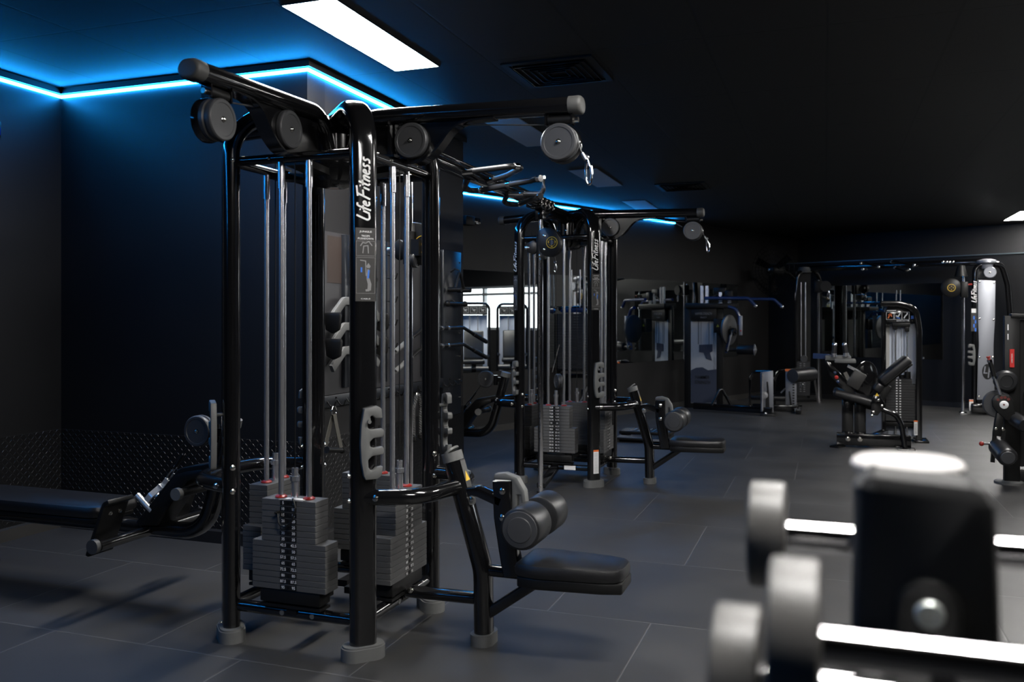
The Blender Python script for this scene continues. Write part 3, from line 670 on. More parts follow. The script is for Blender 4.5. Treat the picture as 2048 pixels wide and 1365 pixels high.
def make_tower(label, loc, second=False):
    root = thing('cable_tower', label, 'cable machine', loc, 0, 'four-stack cable towers')
    for sx, sy in ((1, -1), (-1, -1), (1, 1), (-1, 1)):
        dg = V((sx * R2, sy * R2, 0)); tg = V((-dg.y, dg.x, 0))       # tg: left when facing outward... right seen from outside = tg
        b = dg * (HS / R2)
        m = MB().sweep([b + V((0, 0, .035)), b + V((0, 0, 2.335)), dg * .07 + V((0, 0, 2.335))], .0575, .0375, tg, .19, 'oval', 28)
        m.mat(1)
        for z in (.66, .765):
            for s in (-1, 1): bolt(m, b + tg * s * .0575 + V((0, 0, z)), tg * s, .010)
        bolt(m, b - tg * .0 + dg * .0375 + V((0, 0, .075)), dg, .006) if not (sx == 1 and sy == -1) else None
        bolt(m, b + tg * .0575 + V((0, 0, 2.118)), tg, .008)
        up = m.build('upright', [gloss, boltm], root)
        fp = MB().sweep([b + V((0, 0, 0)), b + V((0, 0, .040)), b + V((0, 0, .052))], .093, .057, tg, 0, 'oval', 28); fp.sweep([b + V((0, 0, .052)), b + V((0, 0, .060))], .087, .051, tg, 0, 'oval', 28); fp.build('foot_pad', greyp, up)
        zz = .905
        fl = -1 if (sx, sy) == (1, 1) or ((sx, sy) == (-1, -1) and not second) else 1
        m = MB().prism([(fl * a, c_) for a, c_ in EHOLD][::fl], b + dg * (.052 if fl > 0 else .075) + tg * fl * .022 + V((0, 0, zz)), tg, (0, 0, 1), .026, .004)
        m.cyl(b + dg * .03 + tg * fl * .006 + V((0, 0, zz + .09)), b + dg * .078 + tg * fl * .006 + V((0, 0, zz + .09)), .008)
        if not (second and (sx, sy) == (1, 1)): m.build('accessory_holder', greyp, up)
        front = sx == 1 and sy == -1
        if front or (second and sx == -1 and sy == -1):
            fc = b + dg * .0382
            m = MB(); m.ribbon(LOGO, fc + tg * .020 + V((0, 0, 1.825)), (0, 0, 1), -tg, .058, .135, .18); m.build('brand_lettering', lab_white, up)
            m = MB().quad(fc + V((0, 0, 1.645)), tg, (0, 0, 1), .086, .305)
            m.mat(1)
            fc2 = fc + dg * .0006
            T_ = lambda s, z, w, h=.010: m.text(s, fc2 + V((0, 0, z)), tg, (0, 0, 1), h, w)
            T_('ADJUSTABLE' if second else 'JUNGLE', 1.782, .052); T_('TRICEPS', 1.764, .036); T_('PUSHDOWN', 1.753, .066); T_('CABLE', 1.503, .04, .006)
            m.mat(2).frame(fc2 + V((0, 0, 1.712)), tg, (0, 0, 1), .080, .062, .0012).frame(fc2 + V((0, 0, 1.600)), tg, (0, 0, 1), .080, .150, .0012)
            fig = [[(0, .0), (.002, .026), (-.004, .05)], [(.006, .0), (.008, .026), (.0, .05)], [(-.004, .05), (-.001, .088)], [(-.012, .0), (.004, .001)], [(0, .094), (.004, .10), (0, .106), (-.004, .10), (0, .094)]]
            m.ribbon(fig, fc2 + tg * .012 + V((0, 0, 1.538)), tg, (0, 0, 1), 1., .009)
            m.ribbon([[(-.035, .125), (-.012, .122), (-.010, .06)], [(-.001, .085), (-.010, .06)]], fc2 + tg * .012 + V((0, 0, 1.538)), tg, (0, 0, 1), 1., .004)
            m.ribbon([[(-.022, .01), (-.012, .025), (.0, .022), (.014, .03), (.028, .012)], [(-.012, -.02), (-.008, .01), (.01, .012), (.012, -.02)]], fc2 + V((0, 0, 1.712)), tg, (0, 0, 1), 1., .004)
            m.mat(3).ribbon([[(-.002, .05), (.002, .085)], [(-.030, .075), (-.030, .095)]], fc2 + dg * .0005 + tg * .012 + V((0, 0, 1.538)), tg, (0, 0, 1), 1., .007)
            m.build('instruction_placard', [placard, lab_white, lab_grey, lab_blue], up)
        if second and front:
            c = b + dg * .0382 + V((0, 0, .215))
            m = MB().quad(c, tg, (0, 0, 1), .05, .20).mat(1).quad(c + dg * .0005 + V((0, 0, .092)), tg, (0, 0, 1), .05, .016).mat(2)
            for k in range(16): m.quad(c + dg * .0005 + V((0, 0, .07 - k * .0105)), tg, (0, 0, 1), .036, .002)
            m.build('warning_label', [lab_white, lab_org, lab_grey], up)
    for k in range(4):
        f = F(k * PI / 2)
        m = MB().cyl(f @ V((HS, -HS, 2.118)), f @ V((HS, HS, 2.118)), .0215).mat(1); bolt(m, f @ V((HS + .0205, -.12, 2.118)), f @ V((1, 0, 0)), .006)
        m.mat(0).bar(f @ V((HS, -.10, 2.145)), f @ V((HS, -.04, 2.145)), .05, .012); m.build('top_rail', [gloss, boltm], root)
        m = MB().sweep([f @ V((HS, -HS, .152)), f @ V((HS, HS, .152))], .026, .026, (0, 0, 1), 0).mat(1)
        for q in (-.05, .10): m.lathe(f @ V((HS + .0245, q, .152)), f @ V((1, 0, 0)), [(.011, 0), (.011, .002)], 14)
        m.build('bottom_rail', [gloss, greyp], root)
        MB().bar(f @ V((.02, 0, 2.075)), f @ V((HS, 0, 2.10)), .10, .03).build('stack_mount', satin, root)
        MB().bar(f @ V((.06, 0, .165)), f @ V((HS + .03, 0, .165)), .05, .03).build('stack_base', satin, root)
    m = MB().lathe((0, 0, 2.03), (0, 0, 1), [(.05, 0), (.13, .02), (.15, .05), (.15, .12)], 24).lathe((0, 0, 2.15), (0, 0, 1), [(.09, 0), (.09, .12), (.13, .14), (.135, .17), (.10, .2), (.04, .212)], 24)
    m.mat(1)
    for a in range(8): bolt(m, V((.088 * math.cos(a * PI / 4 + .2), .088 * math.sin(a * PI / 4 + .2), 2.20)), (math.cos(a * PI / 4 + .2), math.sin(a * PI / 4 + .2), 0), .008)
    m.build('hub', [gloss, boltm], root)
    # weight stacks: rot 0 faces -y
    n1 = ['5', '10', '15', '20', '25', '30', '35', '42.5', '50', '57.5', '65', '72.5', '80', '87.5', '95']
    n2 = ['2.25', '5.00', '7.25', '9.50', '11.75', '14', '16.25', '18.5', '22.50', '24.75', '29.25', '33.75', '38.25', '43.75', '47.50']
    mats = [plateg, lab_black, lab_white, satin]
    if not second:
        make_stack(root, 0, n1, 7, .364, .268, .10, .646, .0258, 'a', 2, mats)
        make_stack(root, PI / 2, n1, 7, .364, .268, .10, .646, .0258, 'a', None, mats)
        make_stack(root, PI, n1, 7, .364, .268, .10, .646, .0258, 'a', None, mats)
        make_stack(root, -PI / 2, n1, 7, .364, .268, .10, .646, .0258, 'a', None, mats)
    else:
        make_stack(root, 0, n2, 7, .364, .268, .10, .675, .0265, 'b', None, mats)
        make_stack(root, PI / 2, n1, 7, .364, .268, .10, .646, .0258, 'a', None, mats)
        make_stack(root, PI, n1, 7, .364, .268, .10, .646, .0258, 'a', None, mats)
        make_stack(root, -PI / 2, n1, 7, .364, .268, .10, .646, .0258, 'c', None, [darkstack, lab_black, lab_grey, satin])
    return root
t1 = make_tower('nearest black four-stack cable tower with pulley arms, lat seat and row bench', (-2.16, 3.572, 0))
h = make_arm(t1, 0, 1.15, True, True, .057)
snap_hook(h[0], h[1], 0, 'steel snap hook hanging from the near tower pulley at upper centre')
make_arm(t1, -PI / 2, .965, True, False, .12); make_arm(t1, PI, .60, False)
make_lat_seat(t1, 0)
p, f = make_row(t1, PI)
row_handle(p, f, 'bright silver close-grip row handle on the near row station', 'small snap hook clipping the silver row handle to its cable', polish)
p = make_crossover(t1, PI / 2, -1, 1.83, .055)
t2 = make_tower('second black cable tower farther back, in front of the mirrored wall', (-2.185, 7.53, 0), True)
h = make_arm(t2, 0, 1.165, True, True, .05)
snap_hook(h[0], h[1], 0, 'steel snap hook hanging from the second tower pulley, against black wall')
make_arm(t2, PI, .60, False); make_arm(t2, PI / 2, .60, False)
make_lat_seat(t2, 0)
p, f = make_row(t2, PI, False)
row_handle(p, f, 'dark close-grip row handle with blue glints behind the near tower', 'small snap hook clipping the dark row handle to its chain', gloss)
p = make_crossover(t2, -PI / 2, 1, 2.03)
snap_hook(p, p + V((0, 0, -.075)), 0, 'small snap hook below the round yellow label of the second tower', .004, .014)
# extra pulley above the second tower's front stack and a white sticker on its rail
m = MB(); pulley(m, (.02, -HS, .885), (.8, .6, 0), .062, .04); m.build('floating_pulley', pulleyg, t2)
MB().quad((.13, -HS - .0275, .152), (1, 0, 0), (0, 0, 1), .10, .036).build('rail_sticker', lab_white, t2)
# crossover beam with pull-up grips
cb = thing('crossover_beam', 'black overhead beam with angled pull-up grips joining the two towers', 'pull-up beam', (-2.172, 5.55, 2.345))
CBX = V((-2.172, 5.55, 2.345))
m = MB().sweep([(0, -1.8, .015), (0, 1.80, -.01)], .052, .034, (1, 0, 0), 0, 'oval', 22).build('beam', gloss, cb)
MB().cyl((.05, -1.7, .05), (.05, 1.3, .03), .012).build('cable_tube', gloss, cb)
m = MB().mat(0)
for k in range(4):
    m.box((0, 1.02 + k * .10, 0), (.13, .05, .085), None, .006); m.mat(1); bolt(m, (.065, 1.02 + k * .1, .02), (1, 0, 0)); bolt(m, (.065, 1.02 + k * .1, -.02), (1, 0, 0)); m.mat(0)
m.build('clamp', [gloss, boltm], cb)
def grip(pts, tips=(), fil=.05):
    q = [V(p) - CBX for p in pts]
    m = MB().tube(q, .0185, fil)
    m.mat(1)
    for a, b in tips: m.cyl(V(a) - CBX, V(b) - CBX, .021)
    return m.build('pull_up_grip', [foam, chrome], cb)
Z = 2.335
grip([(-2.13, 5.03, Z), (-1.77, 4.925, Z), (-1.735, 5.0, Z), (-1.90, 5.22, Z), (-2.13, 5.44, Z)], tips=[((-2.13, 5.03, Z), (-2.05, 5.007, Z)), ((-2.11, 5.42, Z), (-2.04, 5.355, Z)), ((-1.76, 4.935, Z), (-1.742, 4.96, Z))])
grip([(-2.17, 5.20, 2.32), (-2.205, 5.22, 2.275), (-2.225, 5.36, 2.27), (-2.17, 5.39, 2.27), (-1.63, 5.04, 2.27)], [((-1.905, 5.218, 2.27), (-1.875, 5.199, 2.27)), ((-1.65, 5.053, 2.27), (-1.625, 5.037, 2.27)), ((-2.16, 5.384, 2.27), (-2.135, 5.367, 2.27))])
grip([(-2.14, 5.86, 2.31), (-1.875, 5.80, 2.29), (-1.85, 5.79, 2.31), (-1.85, 5.79, 2.405)], [((-2.12, 5.856, 2.307), (-2.0, 5.828, 2.30)), ((-1.85, 5.79, 2.39), (-1.85, 5.79, 2.41))])
grip([(-2.17, 5.95, 2.32), (-2.21, 5.97, 2.275), (-2.22, 6.10, 2.27), (-2.15, 6.13, 2.27), (-1.86, 5.76, 2.27)], [((-1.885, 5.79, 2.27), (-1.857, 5.757, 2.27)), ((-2.14, 6.117, 2.27), (-2.12, 6.09, 2.27))])
# ================================================================== ATTACHMENT BOARD ON THE PILLAR
X1, Y1, Z1 = V((1, 0, 0)), V((0, 1, 0)), V((0, 0, 1))
bd = thing('attachment_board', 'charcoal board on the pillar wall where cable attachments hang', 'wall board', (-3.0, 5.7, 1.45))
o = V((-3.0, 5.7, 1.45))
def wp(y, z, x=.0): return V((x, y - 5.7, z - 1.45))
MB().box(wp(5.665, 1.455, .012), (.022, 1.77, 1.04)).build('board_panel', boarda, bd)
m = MB().box(wp(6.76, 1.30, .02), (.038, .37, 1.38), None, .004).mat(1)
for z in (1.9, 1.75, 1.55, 1.3, 1.1, .9, .75): bolt(m, wp(6.9, z, .039), X1, .005)
m.build('end_panel', [boardm, boltm], bd)
for y, lb in ((5.02, 'dark slotted hanging rail on the board, leftmost, behind the grip bars'), (5.55, 'dark slotted hanging rail on the board, middle of three'), (6.2, 'dark slotted hanging rail on the board, rightmost, behind the bent bars')):
    bd = thing('hanging_rail', lb, 'wall rail', (-3.0, 5.7, 1.45)); m = MB().box(wp(y, 1.47, .035), (.03, .055, 1.0), None, .004); m.mat(1)
    for k in range(5):
        z = 1.88 - k * .165; m.tube([wp(y + .03, z, .045), wp(y + .03, z - .02, .11), wp(y + .03, z + .03, .13)], .006, .02)
    m.build('rail_body', [boardm, satin], bd)
bd = thing('hook_rail', 'long dark rail of small hooks under the attachment board', 'hook rail', (-3.0, 5.7, 1.45)); m = MB().box(wp(5.82, .895, .02), (.035, 2.16, .075), None, .004); m.mat(1)
for k in range(18):
    y = 4.80 + k * .118
    m.tube([wp(y, .90, .035), wp(y, .868, .06), wp(y, .862, .085), wp(y, .90, .10)], .005, .015)
for k in range(6): bolt(m, wp(4.9 + k * .36, .915, .038), X1, .006)
m.build('rail_body', [boardm, satin], bd); bd = bpy.data.objects['attachment_board']
MB().quad(wp(5.03, 1.80, .0245), Y1, Z1, .42, .30).build('brown_reflection', warm_reflection, bd)  # warm reflection on the board, painted on as a flat brown quad
def at_w(y, z, x): return V((-3.0 + x, y, z))
def mag_bar(y, z, hw, drop, label, pad=True):
    o = thing('lat_grip_bar', label, 'cable bar', at_w(y, z, .075), 0, 'grip bars on the attachment board')
    MB().sweep([(0, -hw, -drop), (0, -hw * .5, 0), (0, hw * .5, 0), (0, hw, -drop)], .012, .026, (1, 0, 0), .05, 'rrect').build('bar', greyp, o)
    MB().box((0, 0, .03), (.02, .05, .05), None, .006).tube([(0, 0, .05), (-.02, 0, .07), (-.042, 0, .05)], .006, .02).build('hanger', satin, o)
    if pad:
        for s in (-1, 1):
            MB().prism([(-.055, .05), (.055, .05), (.06, .03), (.05, -.06), (.0, -.085), (-.05, -.06), (-.06, .03)], (.02, s * (hw + .008), -drop - .01), (1, 0, 0), (0, 0, 1), .03, .01).build('palm_grip', satin, o)
    return o
mag_bar(5.09, 1.535, .31, .115, 'top one of three grey lat grip bars with black palm grips on the board')
mag_bar(5.09, 1.37, .30, .115, 'middle one of three grey lat grip bars, between its neighbours on the board')
mag_bar(5.09, 1.215, .30, .11, 'lowest of three grey lat grip bars, the plain one without palm grips', False)
m = thing('row_paddle', 'grey triangular row attachment hung at the top left of the board', 'cable attachment', at_w(5.13, 1.80, .10))
MB().prism([(-.11, .07), (.10, .10), (.10, .03), (.06, -.15), (-.02, -.15)], (0, 0, 0), Y1, Z1, .035, .008).tube([(.0, .08, .09), (-.03, .08, .12), (-.07, .08, .1)], .006, .02).build('plate', greyp, m)
MB().cyl((-.05, .04, -.12), (.09, .04, -.12), .014).build('grip', satin, m)
def lat_bar(z, label, dz):
    o = thing('lat_bar', label, 'cable bar', at_w(6.4, z, .13), 0, 'bent lat bars on the attachment board')
    MB().tube([(0, -.86, -.16), (0, -.42, 0), (0, .38, 0), (0, .90, -.13)], .0145, .09).build('bar', satin, o)
    m = MB()
    for y in (.06, -.06): m.cyl((0, y - .012, 0), (0, y + .012, 0), .0185)
    m.build('collar', steel, o)
    for s, a, b in ((-1, (0, -.86, -.16), (0, -.60, -.066)), (1, (0, .90, -.13), (0, .60, -.055))): MB().cyl(a, b, .019).build('rubber_grip', greyp if s < 0 else satin, o)
    MB().box((0, -.2, .02), (.016, .04, .05), None, .004).tube([(0, -.2, .04), (-.04, -.2, .06), (-.09, -.2, .04)], .006, .02).build('hanger', satin, o)
lat_bar(1.345, 'upper one of two bent black lat bars reaching past the pillar edge', 0)
lat_bar(1.205, 'lower one of two bent black lat bars reaching past the pillar edge', 0)
o = thing('v_handle', 'black V-shaped handle hung near the top of the pillar edge', 'cable attachment', at_w(6.72, 1.78, .12))
MB().tube([(0, -.10, -.12), (0, 0, .04), (0, .10, -.12)], .012, .02).cyl((-.06, -.10, -.12), (.06, -.10, -.12), .02).cyl((-.06, .10, -.12), (.06, .10, -.12), .02).tube([(0, 0, .04), (-.04, 0, .06), (-.085, 0, .03)], .006, .02).build('frame', satin, o)
o = thing('short_bar', 'short straight black bar with round ends on the pillar edge', 'cable bar', at_w(6.70, 1.545, .10))
MB().cyl((0, -.17, 0), (0, .17, 0), .014).ball((0, -.18, 0), .026).ball((0, .18, 0), .026).tube([(0, 0, .0), (-.03, 0, .03), (-.065, 0, .02)], .006, .02).build('bar', satin, o)
# strap handle
o = thing('strap_handle', 'olive webbing strap handle with a steel D-ring on the hook rail', 'cable handle', at_w(4.80, .865, .085))
MB().tube([(0, -.028, -.045), (0, -.03, -.02), (0, -.012, .004), (0, .012, .004), (0, .03, -.02), (0, .028, -.045), (0, -.028, -.045)], .0045, .012).build('d_ring', chrome, o)
MB().sweep([(.004, 0, -.045), (.012, .01, -.12), (.02, .055, -.27)], .019, .002, Y1, 0, 'rect').sweep([(-.004, 0, -.045), (-.01, -.03, -.12), (-.01, -.09, -.25)], .019, .002, Y1, 0, 'rect').build('strap', webbing, o)
MB().cyl((.015, -.10, -.255), (.015, .065, -.28), .017).lathe((.015, .065, -.28), (0, 1, -.15), [(.022, 0), (.022, .012)], 16).lathe((.015, -.10, -.255), (0, -1, .15), [(.022, 0), (.022, .012)], 16).build('grip', satin, o)
o = thing('ankle_cuff_cable', 'thin looped cable with brass clips on the hook rail beside the strap', 'cable', at_w(5.03, .88, .09))
MB().tube([(0, 0, 0), (.005, .02, -.12), (.01, -.03, -.22), (.015, -.10, -.30), (0, -.13, -.24)], .003, .05).mat(1).cyl((0, 0, .0), (0, 0, -.03), .009).build('cable', [satin, boltm], o)
# rope
o = thing('triceps_rope', 'black twisted triceps rope hanging doubled from the hook rail', 'rope', at_w(5.98, .865, .09))
for s in (-1, 1):
    m = MB()
    for k in range(3):
        pts = []
        for j in range(60):
            t = j / 59; a = t * 34 + k * 2.094; y = s * (.012 + .055 * min(1, t * 3)); z = -.02 - t * .30
            pts.append((.009 * math.cos(a), y + .009 * math.sin(a), z))
        m.sweep(pts, .009, .009, X1, 0, 'oval', 8)
    r = m.build('rope_strand', ropem, o)
    MB().lathe((0, s * .067, -.32), (0, 0, -1), [(.016, 0), (.024, .008), (.024, .035), (.012, .045)], 14).build('rope_end', satin, r)
MB().tube([(0, -.02, -.03), (0, 0, .01), (0, .02, -.03)], .006, .02).build('eyelet', boltm, o)

# ================================================================== MACHINES AT THE BACK
def rel(root):                                   # returns helper: pixel + depth plane -> local point
    L = root.location.copy()
    return lambda px, py, Y: yp(px, py, Y) - L
def ppoly(lp, pts, Y): return [lp(x, y, Y) for x, y in pts]
def pplate(m, lp, pts, Y, th, bev=.004):         # outline traced in the plane y = Y, thickness th away from camera
    q = ppoly(lp, pts, Y); c = q[0]
    return m.prism([(p.x - c.x, p.z - c.z) for p in q], c + V((0, th / 2, 0)), X1, Z1, th, bev)
def disc(m, c, ax, r, w, hub=.25):
    c = V(c); ax = V(ax).normalized()
    return m.lathe(c, ax, [(r * .93, 0), (r, w * .2), (r, w * .8), (r * .93, w), (r * hub * 1.2, w), (r * hub, w * 1.3), (0.001, w * 1.3)], 32)
# --- grey shrouded plate machine with big cam
Yh = 14.1
hm = thing('selector_machine', 'machine with tall grey shroud and round cam before the far mirror end', 'gym machine', (-1.55, 14.1, 0))
lp = rel(hm)
m = MB()
for px in (1379, 1436): m.bar(lp(px, 612, Yh), V((lp(px, 612, Yh).x, lp(px, 612, Yh).y, 0.0)), .05, .16, X1, .01)
m.bar(lp(1372, 612, Yh - .03), lp(1476, 612, Yh - .03), .24, .08, Z1, .01); m.build('frame', satin, hm)
c = lp(1407.5, 629, Yh - .06); m = MB().box(c, (.40, .05, .21), None, .006).mat(1)
m.text('HAMMER STRENGTH', c + V((0, -.027, .01)), X1, Z1, .055, .26).text('SELECT', c + V((0, -.027, -.05)), X1, Z1, .03, .10); m.build('header', [satin, lab_grey], hm)
a, b = lp(1382, 640, Yh - .01), lp(1433, 808, Yh - .01)
m = MB().box(((a.x + b.x) / 2, a.y, (a.z + b.z) / 2), (b.x - a.x, .03, a.z - b.z)).mat(1)
for px, w in ((1397, .02), (1402, .008), (1418, .012), (1427, .008)):  # rod silhouettes through the translucent shroud, painted as grey strips
    q = lp(px, 690, Yh - .028); m.box((q.x, q.y, (a.z + .95) / 2 + .05), (w, .004, a.z - .98))
m.mat(2); pplate(m, lp, [(1398, 690), (1425, 689), (1425, 703), (1420, 706), (1424, 722), (1412, 718), (1407, 706), (1398, 705)], Yh - .035, .006, 0)  # stack silhouette behind the shroud, painted on as a navy shape
pplate(m, lp, [(1382, 741), (1392, 736), (1405, 735), (1416, 741), (1433, 739), (1433, 806), (1382, 806)], Yh - .032, .006, 0)
m.mat(3); q = lp(1405, 760, Yh - .036); m.text('HAMMER', q + V((0, 0, .04)), X1, Z1, .075, .22).text('STRENGTH', q - V((0, 0, .04)), X1, Z1, .075, .24)
m.build('shroud', [shroud, lab_grey, mat('shroud_navy', (.045, .055, .085), .4), lab_black], hm)
m = MB(); c = lp(1436.5, 652, Yh - .16); m.box(c, (.13, .12, .22), None, .006).mat(1).prism([(-.024, -.018), (.024, -.018), (0, .026)], c + V((0, -.061, 0)), X1, Z1, .001); m.build('cam_guard', [satin, lab_yel], hm)
m = MB(); disc(m, lp(1455, 660, Yh - .3), V((.92, -.38, 0)), .235, .05, .2); m.mat(1); disc(m, lp(1461, 664, Yh - .36), V((.92, -.38, 0)), .06, .08, .4); m.build('cam', [pulleyg, satin], hm)
m = MB().sweep([lp(1456, 614, Yh - .3), lp(1472, 618, Yh - .3), lp(1479, 634, Yh - .3), lp(1479, 650, Yh - .3)], .03, .025, Y1, .12); m.mat(1).bar(lp(1481.5, 632, Yh - .34), lp(1481.5, 671, Yh - .34), .05, .055, Y1, .006).mat(2); bolt(m, lp(1481.5, 662, Yh - .36), -Y1, .012); m.build('pivot_arm', [bluepaint, alum, lab_red], hm)
m = MB().bar(lp(1463, 664, Yh - .38), lp(1452, 706, Yh - .38), .04, .05, Y1, .006).mat(1).bar(lp(1465, 662, Yh - .42), lp(1455, 703, Yh - .42), .02, .03, Y1); m.build('lever', [bluepaint, steel], hm)
m = MB().cyl(lp(1450, 700, Yh - .4), lp(1475, 700, Yh - .4), .028); m.lathe(lp(1473, 700, Yh - .4), lp(1508, 700, Yh - .4) - lp(1473, 700, Yh - .4), [(.06, 0), (.075, .02), (.075, .27), (.06, .285)], 24).mat(1).lathe(lp(1508, 700, Yh - .4), X1, [(.09, 0), (.09, .015), (.03, .04), (.002, .045)], 24); m.build('roller_pad', [vinyl, steel], hm)
m = MB().tube([lp(1409, 597, Yh - .3), lp(1497, 597, Yh - .3), lp(1510, 611, Yh - .3)], .026, .08).mat(1).ball(lp(1511, 612, Yh - .3), .028); m.mat(0).tube([lp(1424, 598, Yh + .25), lp(1548, 599, Yh + .25), lp(1563, 613, Yh + .25)], .024, .08).mat(1).ball(lp(1564, 614, Yh + .25), .028); m.build('handle_bar', [bluepaint, steel], hm)
m = MB()
for px in (1404, 1414, 1441, 1459): m.bar(lp(px, 608, Yh), lp(px, 572 if px < 1420 else 585, Yh), .05, .03, Y1)
m.mat(1).box(lp(1440, 583, Yh + .05), (.2, .12, .12), None, .02).box(lp(1458, 590, Yh), (.12, .12, .14), None, .02); m.bar(lp(1416, 600, Yh), lp(1436, 588, Yh), .02, .02); m.build('top_linkage', [steel, satin], hm)
m = MB().sweep([lp(1423, 812, Yh - .6), lp(1442, 775, Yh - .45), lp(1463, 814, Yh - .3)], .022, .022, Y1, .05); m.build('rear_leg', gloss, hm)
e0, e1 = lp(1388, 812, Yh - .4), lp(1545, 824, 13.34); e0.z = e1.z = .075
MB().bar(e0, e1, .08, .10, Z1, .01).build('base_bar', gloss, hm)
m = MB(); pplate(m, lp, [(1521, 745), (1546, 742), (1547, 826), (1521, 824)], 13.34, .012); m.mat(1)
pplate(m, lp, [(1533, 764), (1536, 764), (1538, 786), (1539, 818), (1531, 819), (1531, 800), (1534, 780)], 13.335, .004, 0)
m.mat(2).cyl(lp(1525, 746, 13.30), lp(1524, 822, 13.30), .02); bolt(m, lp(1529, 791, 13.32), -Y1, .04); bolt(m, lp(1531, 829, 13.3), -Y1, .02)
m.mat(1).box(lp(1536, 831, 13.34), (.22, .2, .05), None, .008).mat(3).tube([lp(1500, 822, 13.5), lp(1500, 755, 13.5), lp(1508, 744, 13.5), lp(1544, 743, 13.4)], .022, .12); m.build('slotted_plate', [alum, lab_black, steel, gloss], hm)
# --- seated machine with slotted post and black roller
sm = thing('roller_machine', 'low machine with slotted silver post, orange label and black roller', 'gym machine', (-.35, 14.0, 0)); lp = rel(sm)
m = MB(); pplate(m, lp, [(1571, 740), (1593, 737), (1593, 822), (1571, 824)], 14.0, .012); m.mat(1)
for k in range(9): m.box(lp(1587, 770 + k * 5.4, 13.99), (.03, .006, .02))
pplate(m, lp, [(1577, 783), (1580, 783), (1584, 812), (1580, 813)], 13.99, .004, 0)
m.mat(2).box(lp(1582, 741, 13.99), (.17, .01, .035)).mat(3).box(lp(1593, 822, 14.0), (.05, .2, .08), None, .006); m.build('slotted_post', [alum, lab_black, lab_org, steel], sm)
m = MB().lathe(lp(1586, 752, 13.9), lp(1630, 748, 14.4) - lp(1586, 752, 13.9), [(.05, -.01), (.10, 0), (.108, .02), (.108, .50), (.09, .52)], 28).mat(1).lathe(lp(1586, 752, 13.9), lp(1586, 752, 13.9) - lp(1630, 748, 14.4), [(.10, 0), (.10, .012), (.03, .014)], 28); m.build('roller_pad', [vinyl, pulleyg], sm)
m = MB().tube([lp(1549, 815, 14.3), lp(1549, 760, 14.3), lp(1556, 742, 14.3), lp(1590, 738, 14.1)], .024, .12); a = lp(1505, 828, 14.0); b = lp(1598, 820, 14.0); a.z = b.z = .06
m.bar(a, b, .08, .09, Z1, .01); m.bar(V((b.x, -.35, .04)), V((b.x, .35, .04)), .08, .07, Z1, .01); m.bar(lp(1628, 752, 14.4), lp(1636, 805, 14.4), .03, .03); m.build('frame', gloss, sm)
m = MB().box(lp(1535, 795, 14.1), (.55, .3, .06), None, .02); m.build('seat_pad', vinyl, sm)
m = MB().tube([lp(1562, 786, 13.95), lp(1570, 778, 13.9)], .012, 0).tube([lp(1600, 775, 13.95), lp(1606, 768, 13.9)], .012, 0); m.build('adjustment_pin', steel, sm)
m = MB().bar(lp(1535, 797, 14.1), V((lp(1535, 797, 14.1).x, lp(1535, 797, 14.1).y, .06)), .07, .07); m.build('seat_column', satin, sm)

# --- cable columns (left dark, right silver) with beam
def oval_logo(m, c, u, w, h):
    pts = [(math.cos(t * PI / 16) * h * .62, math.sin(t * PI / 16) * h) for t in range(32)]
    m.prism(pts, c, u, w, .001)
Yl = 15.75
dl = thing('cable_column', 'dark cable column with guide rods in the unlit rear left corner', 'cable machine', (-.28, Yl, 0)); lp = rel(dl)
g = lambda p: V((p.x, p.y, 0))
m = MB().sweep([g(lp(1592, 800, Yl - .1)), lp(1592, 600, Yl - .1), lp(1596, 548, Yl - .1), lp(1610, 540, Yl)], .05, .035, Y1, .25).sweep([g(lp(1640, 800, Yl + .25)), lp(1640, 560, Yl + .25), lp(1630, 540, Yl + .2), lp(1612, 539, Yl)], .04, .035, Y1, .2); m.bar(lp(1590, 793, Yl - .1) * 1, lp(1640, 793, Yl + .2), .1, .06); m.build('frame', gloss, dl)
m = MB().box(lp(1606, 660, Yl + .05), (.25, .02, 2.0)); m.build('back_panel', satin, dl)
m = MB()
for px in (1602, 1611): m.cyl(lp(px, 565, Yl - .05), lp(px, 790, Yl - .05), .012)
m.build('guide_rod', steel, dl)
a = lp(1605, 724, Yl - .08); m = MB().box((a.x, a.y, (a.z + .12) / 2), (.24, .13, a.z - .12)).mat(1)
for k in range(14):
    for s in (-1, 1): m.box((a.x + s * .03, a.y - .066, a.z - .03 - k * .036), (.03, .002, .012))
m.build('weight_stack', [darkstack, lab_grey], dl)
m = MB().lathe(lp(1610, 541, Yl), Z1, [(.10, -.04), (.12, 0), (.10, .05), (.02, .06)], 20); m.build('top_cap', greyp, dl)
m = MB(); c = lp(1637, 560, Yl - .05); m.cyl(c, g(c), .024); m.build('adjustment_post', chrome, dl)
m = MB().box(lp(1637, 574, Yl - .1), (.14, .12, .2), None, .02).cyl(lp(1645, 572, Yl - .12), lp(1660, 572, Yl - .12), .02); m.lathe(lp(1651, 573, Yl - .16), -Y1, [(.09, 0), (.09, .04)], 24); m.build('carriage', satin, dl)
snap_hook(yp(1657, 584, Yl - .15), yp(1657, 598, Yl - .15), 0, 'tiny snap hook hanging on the dark rear left cable column', .008, .03)
m = MB(); pulley(m, lp(1608, 740 - 22, Yl - .1), Y1, .06, .04); m.build('pulley', pulleyg, dl)
Yr = 14.62
dr = thing('cable_column', 'tall cable column with brushed silver front panel at the far right', 'cable machine', (2.25, Yr, 0)); lp = rel(dr)
m = MB().sweep([V((lp(1949, 800, Yr).x, 0, .03)), lp(1949, 590, Yr), lp(1951, 534, Yr), lp(1972, 527, Yr)], .055, .04, Y1, .3, 'oval', 24).build('upright', gloss, dr)
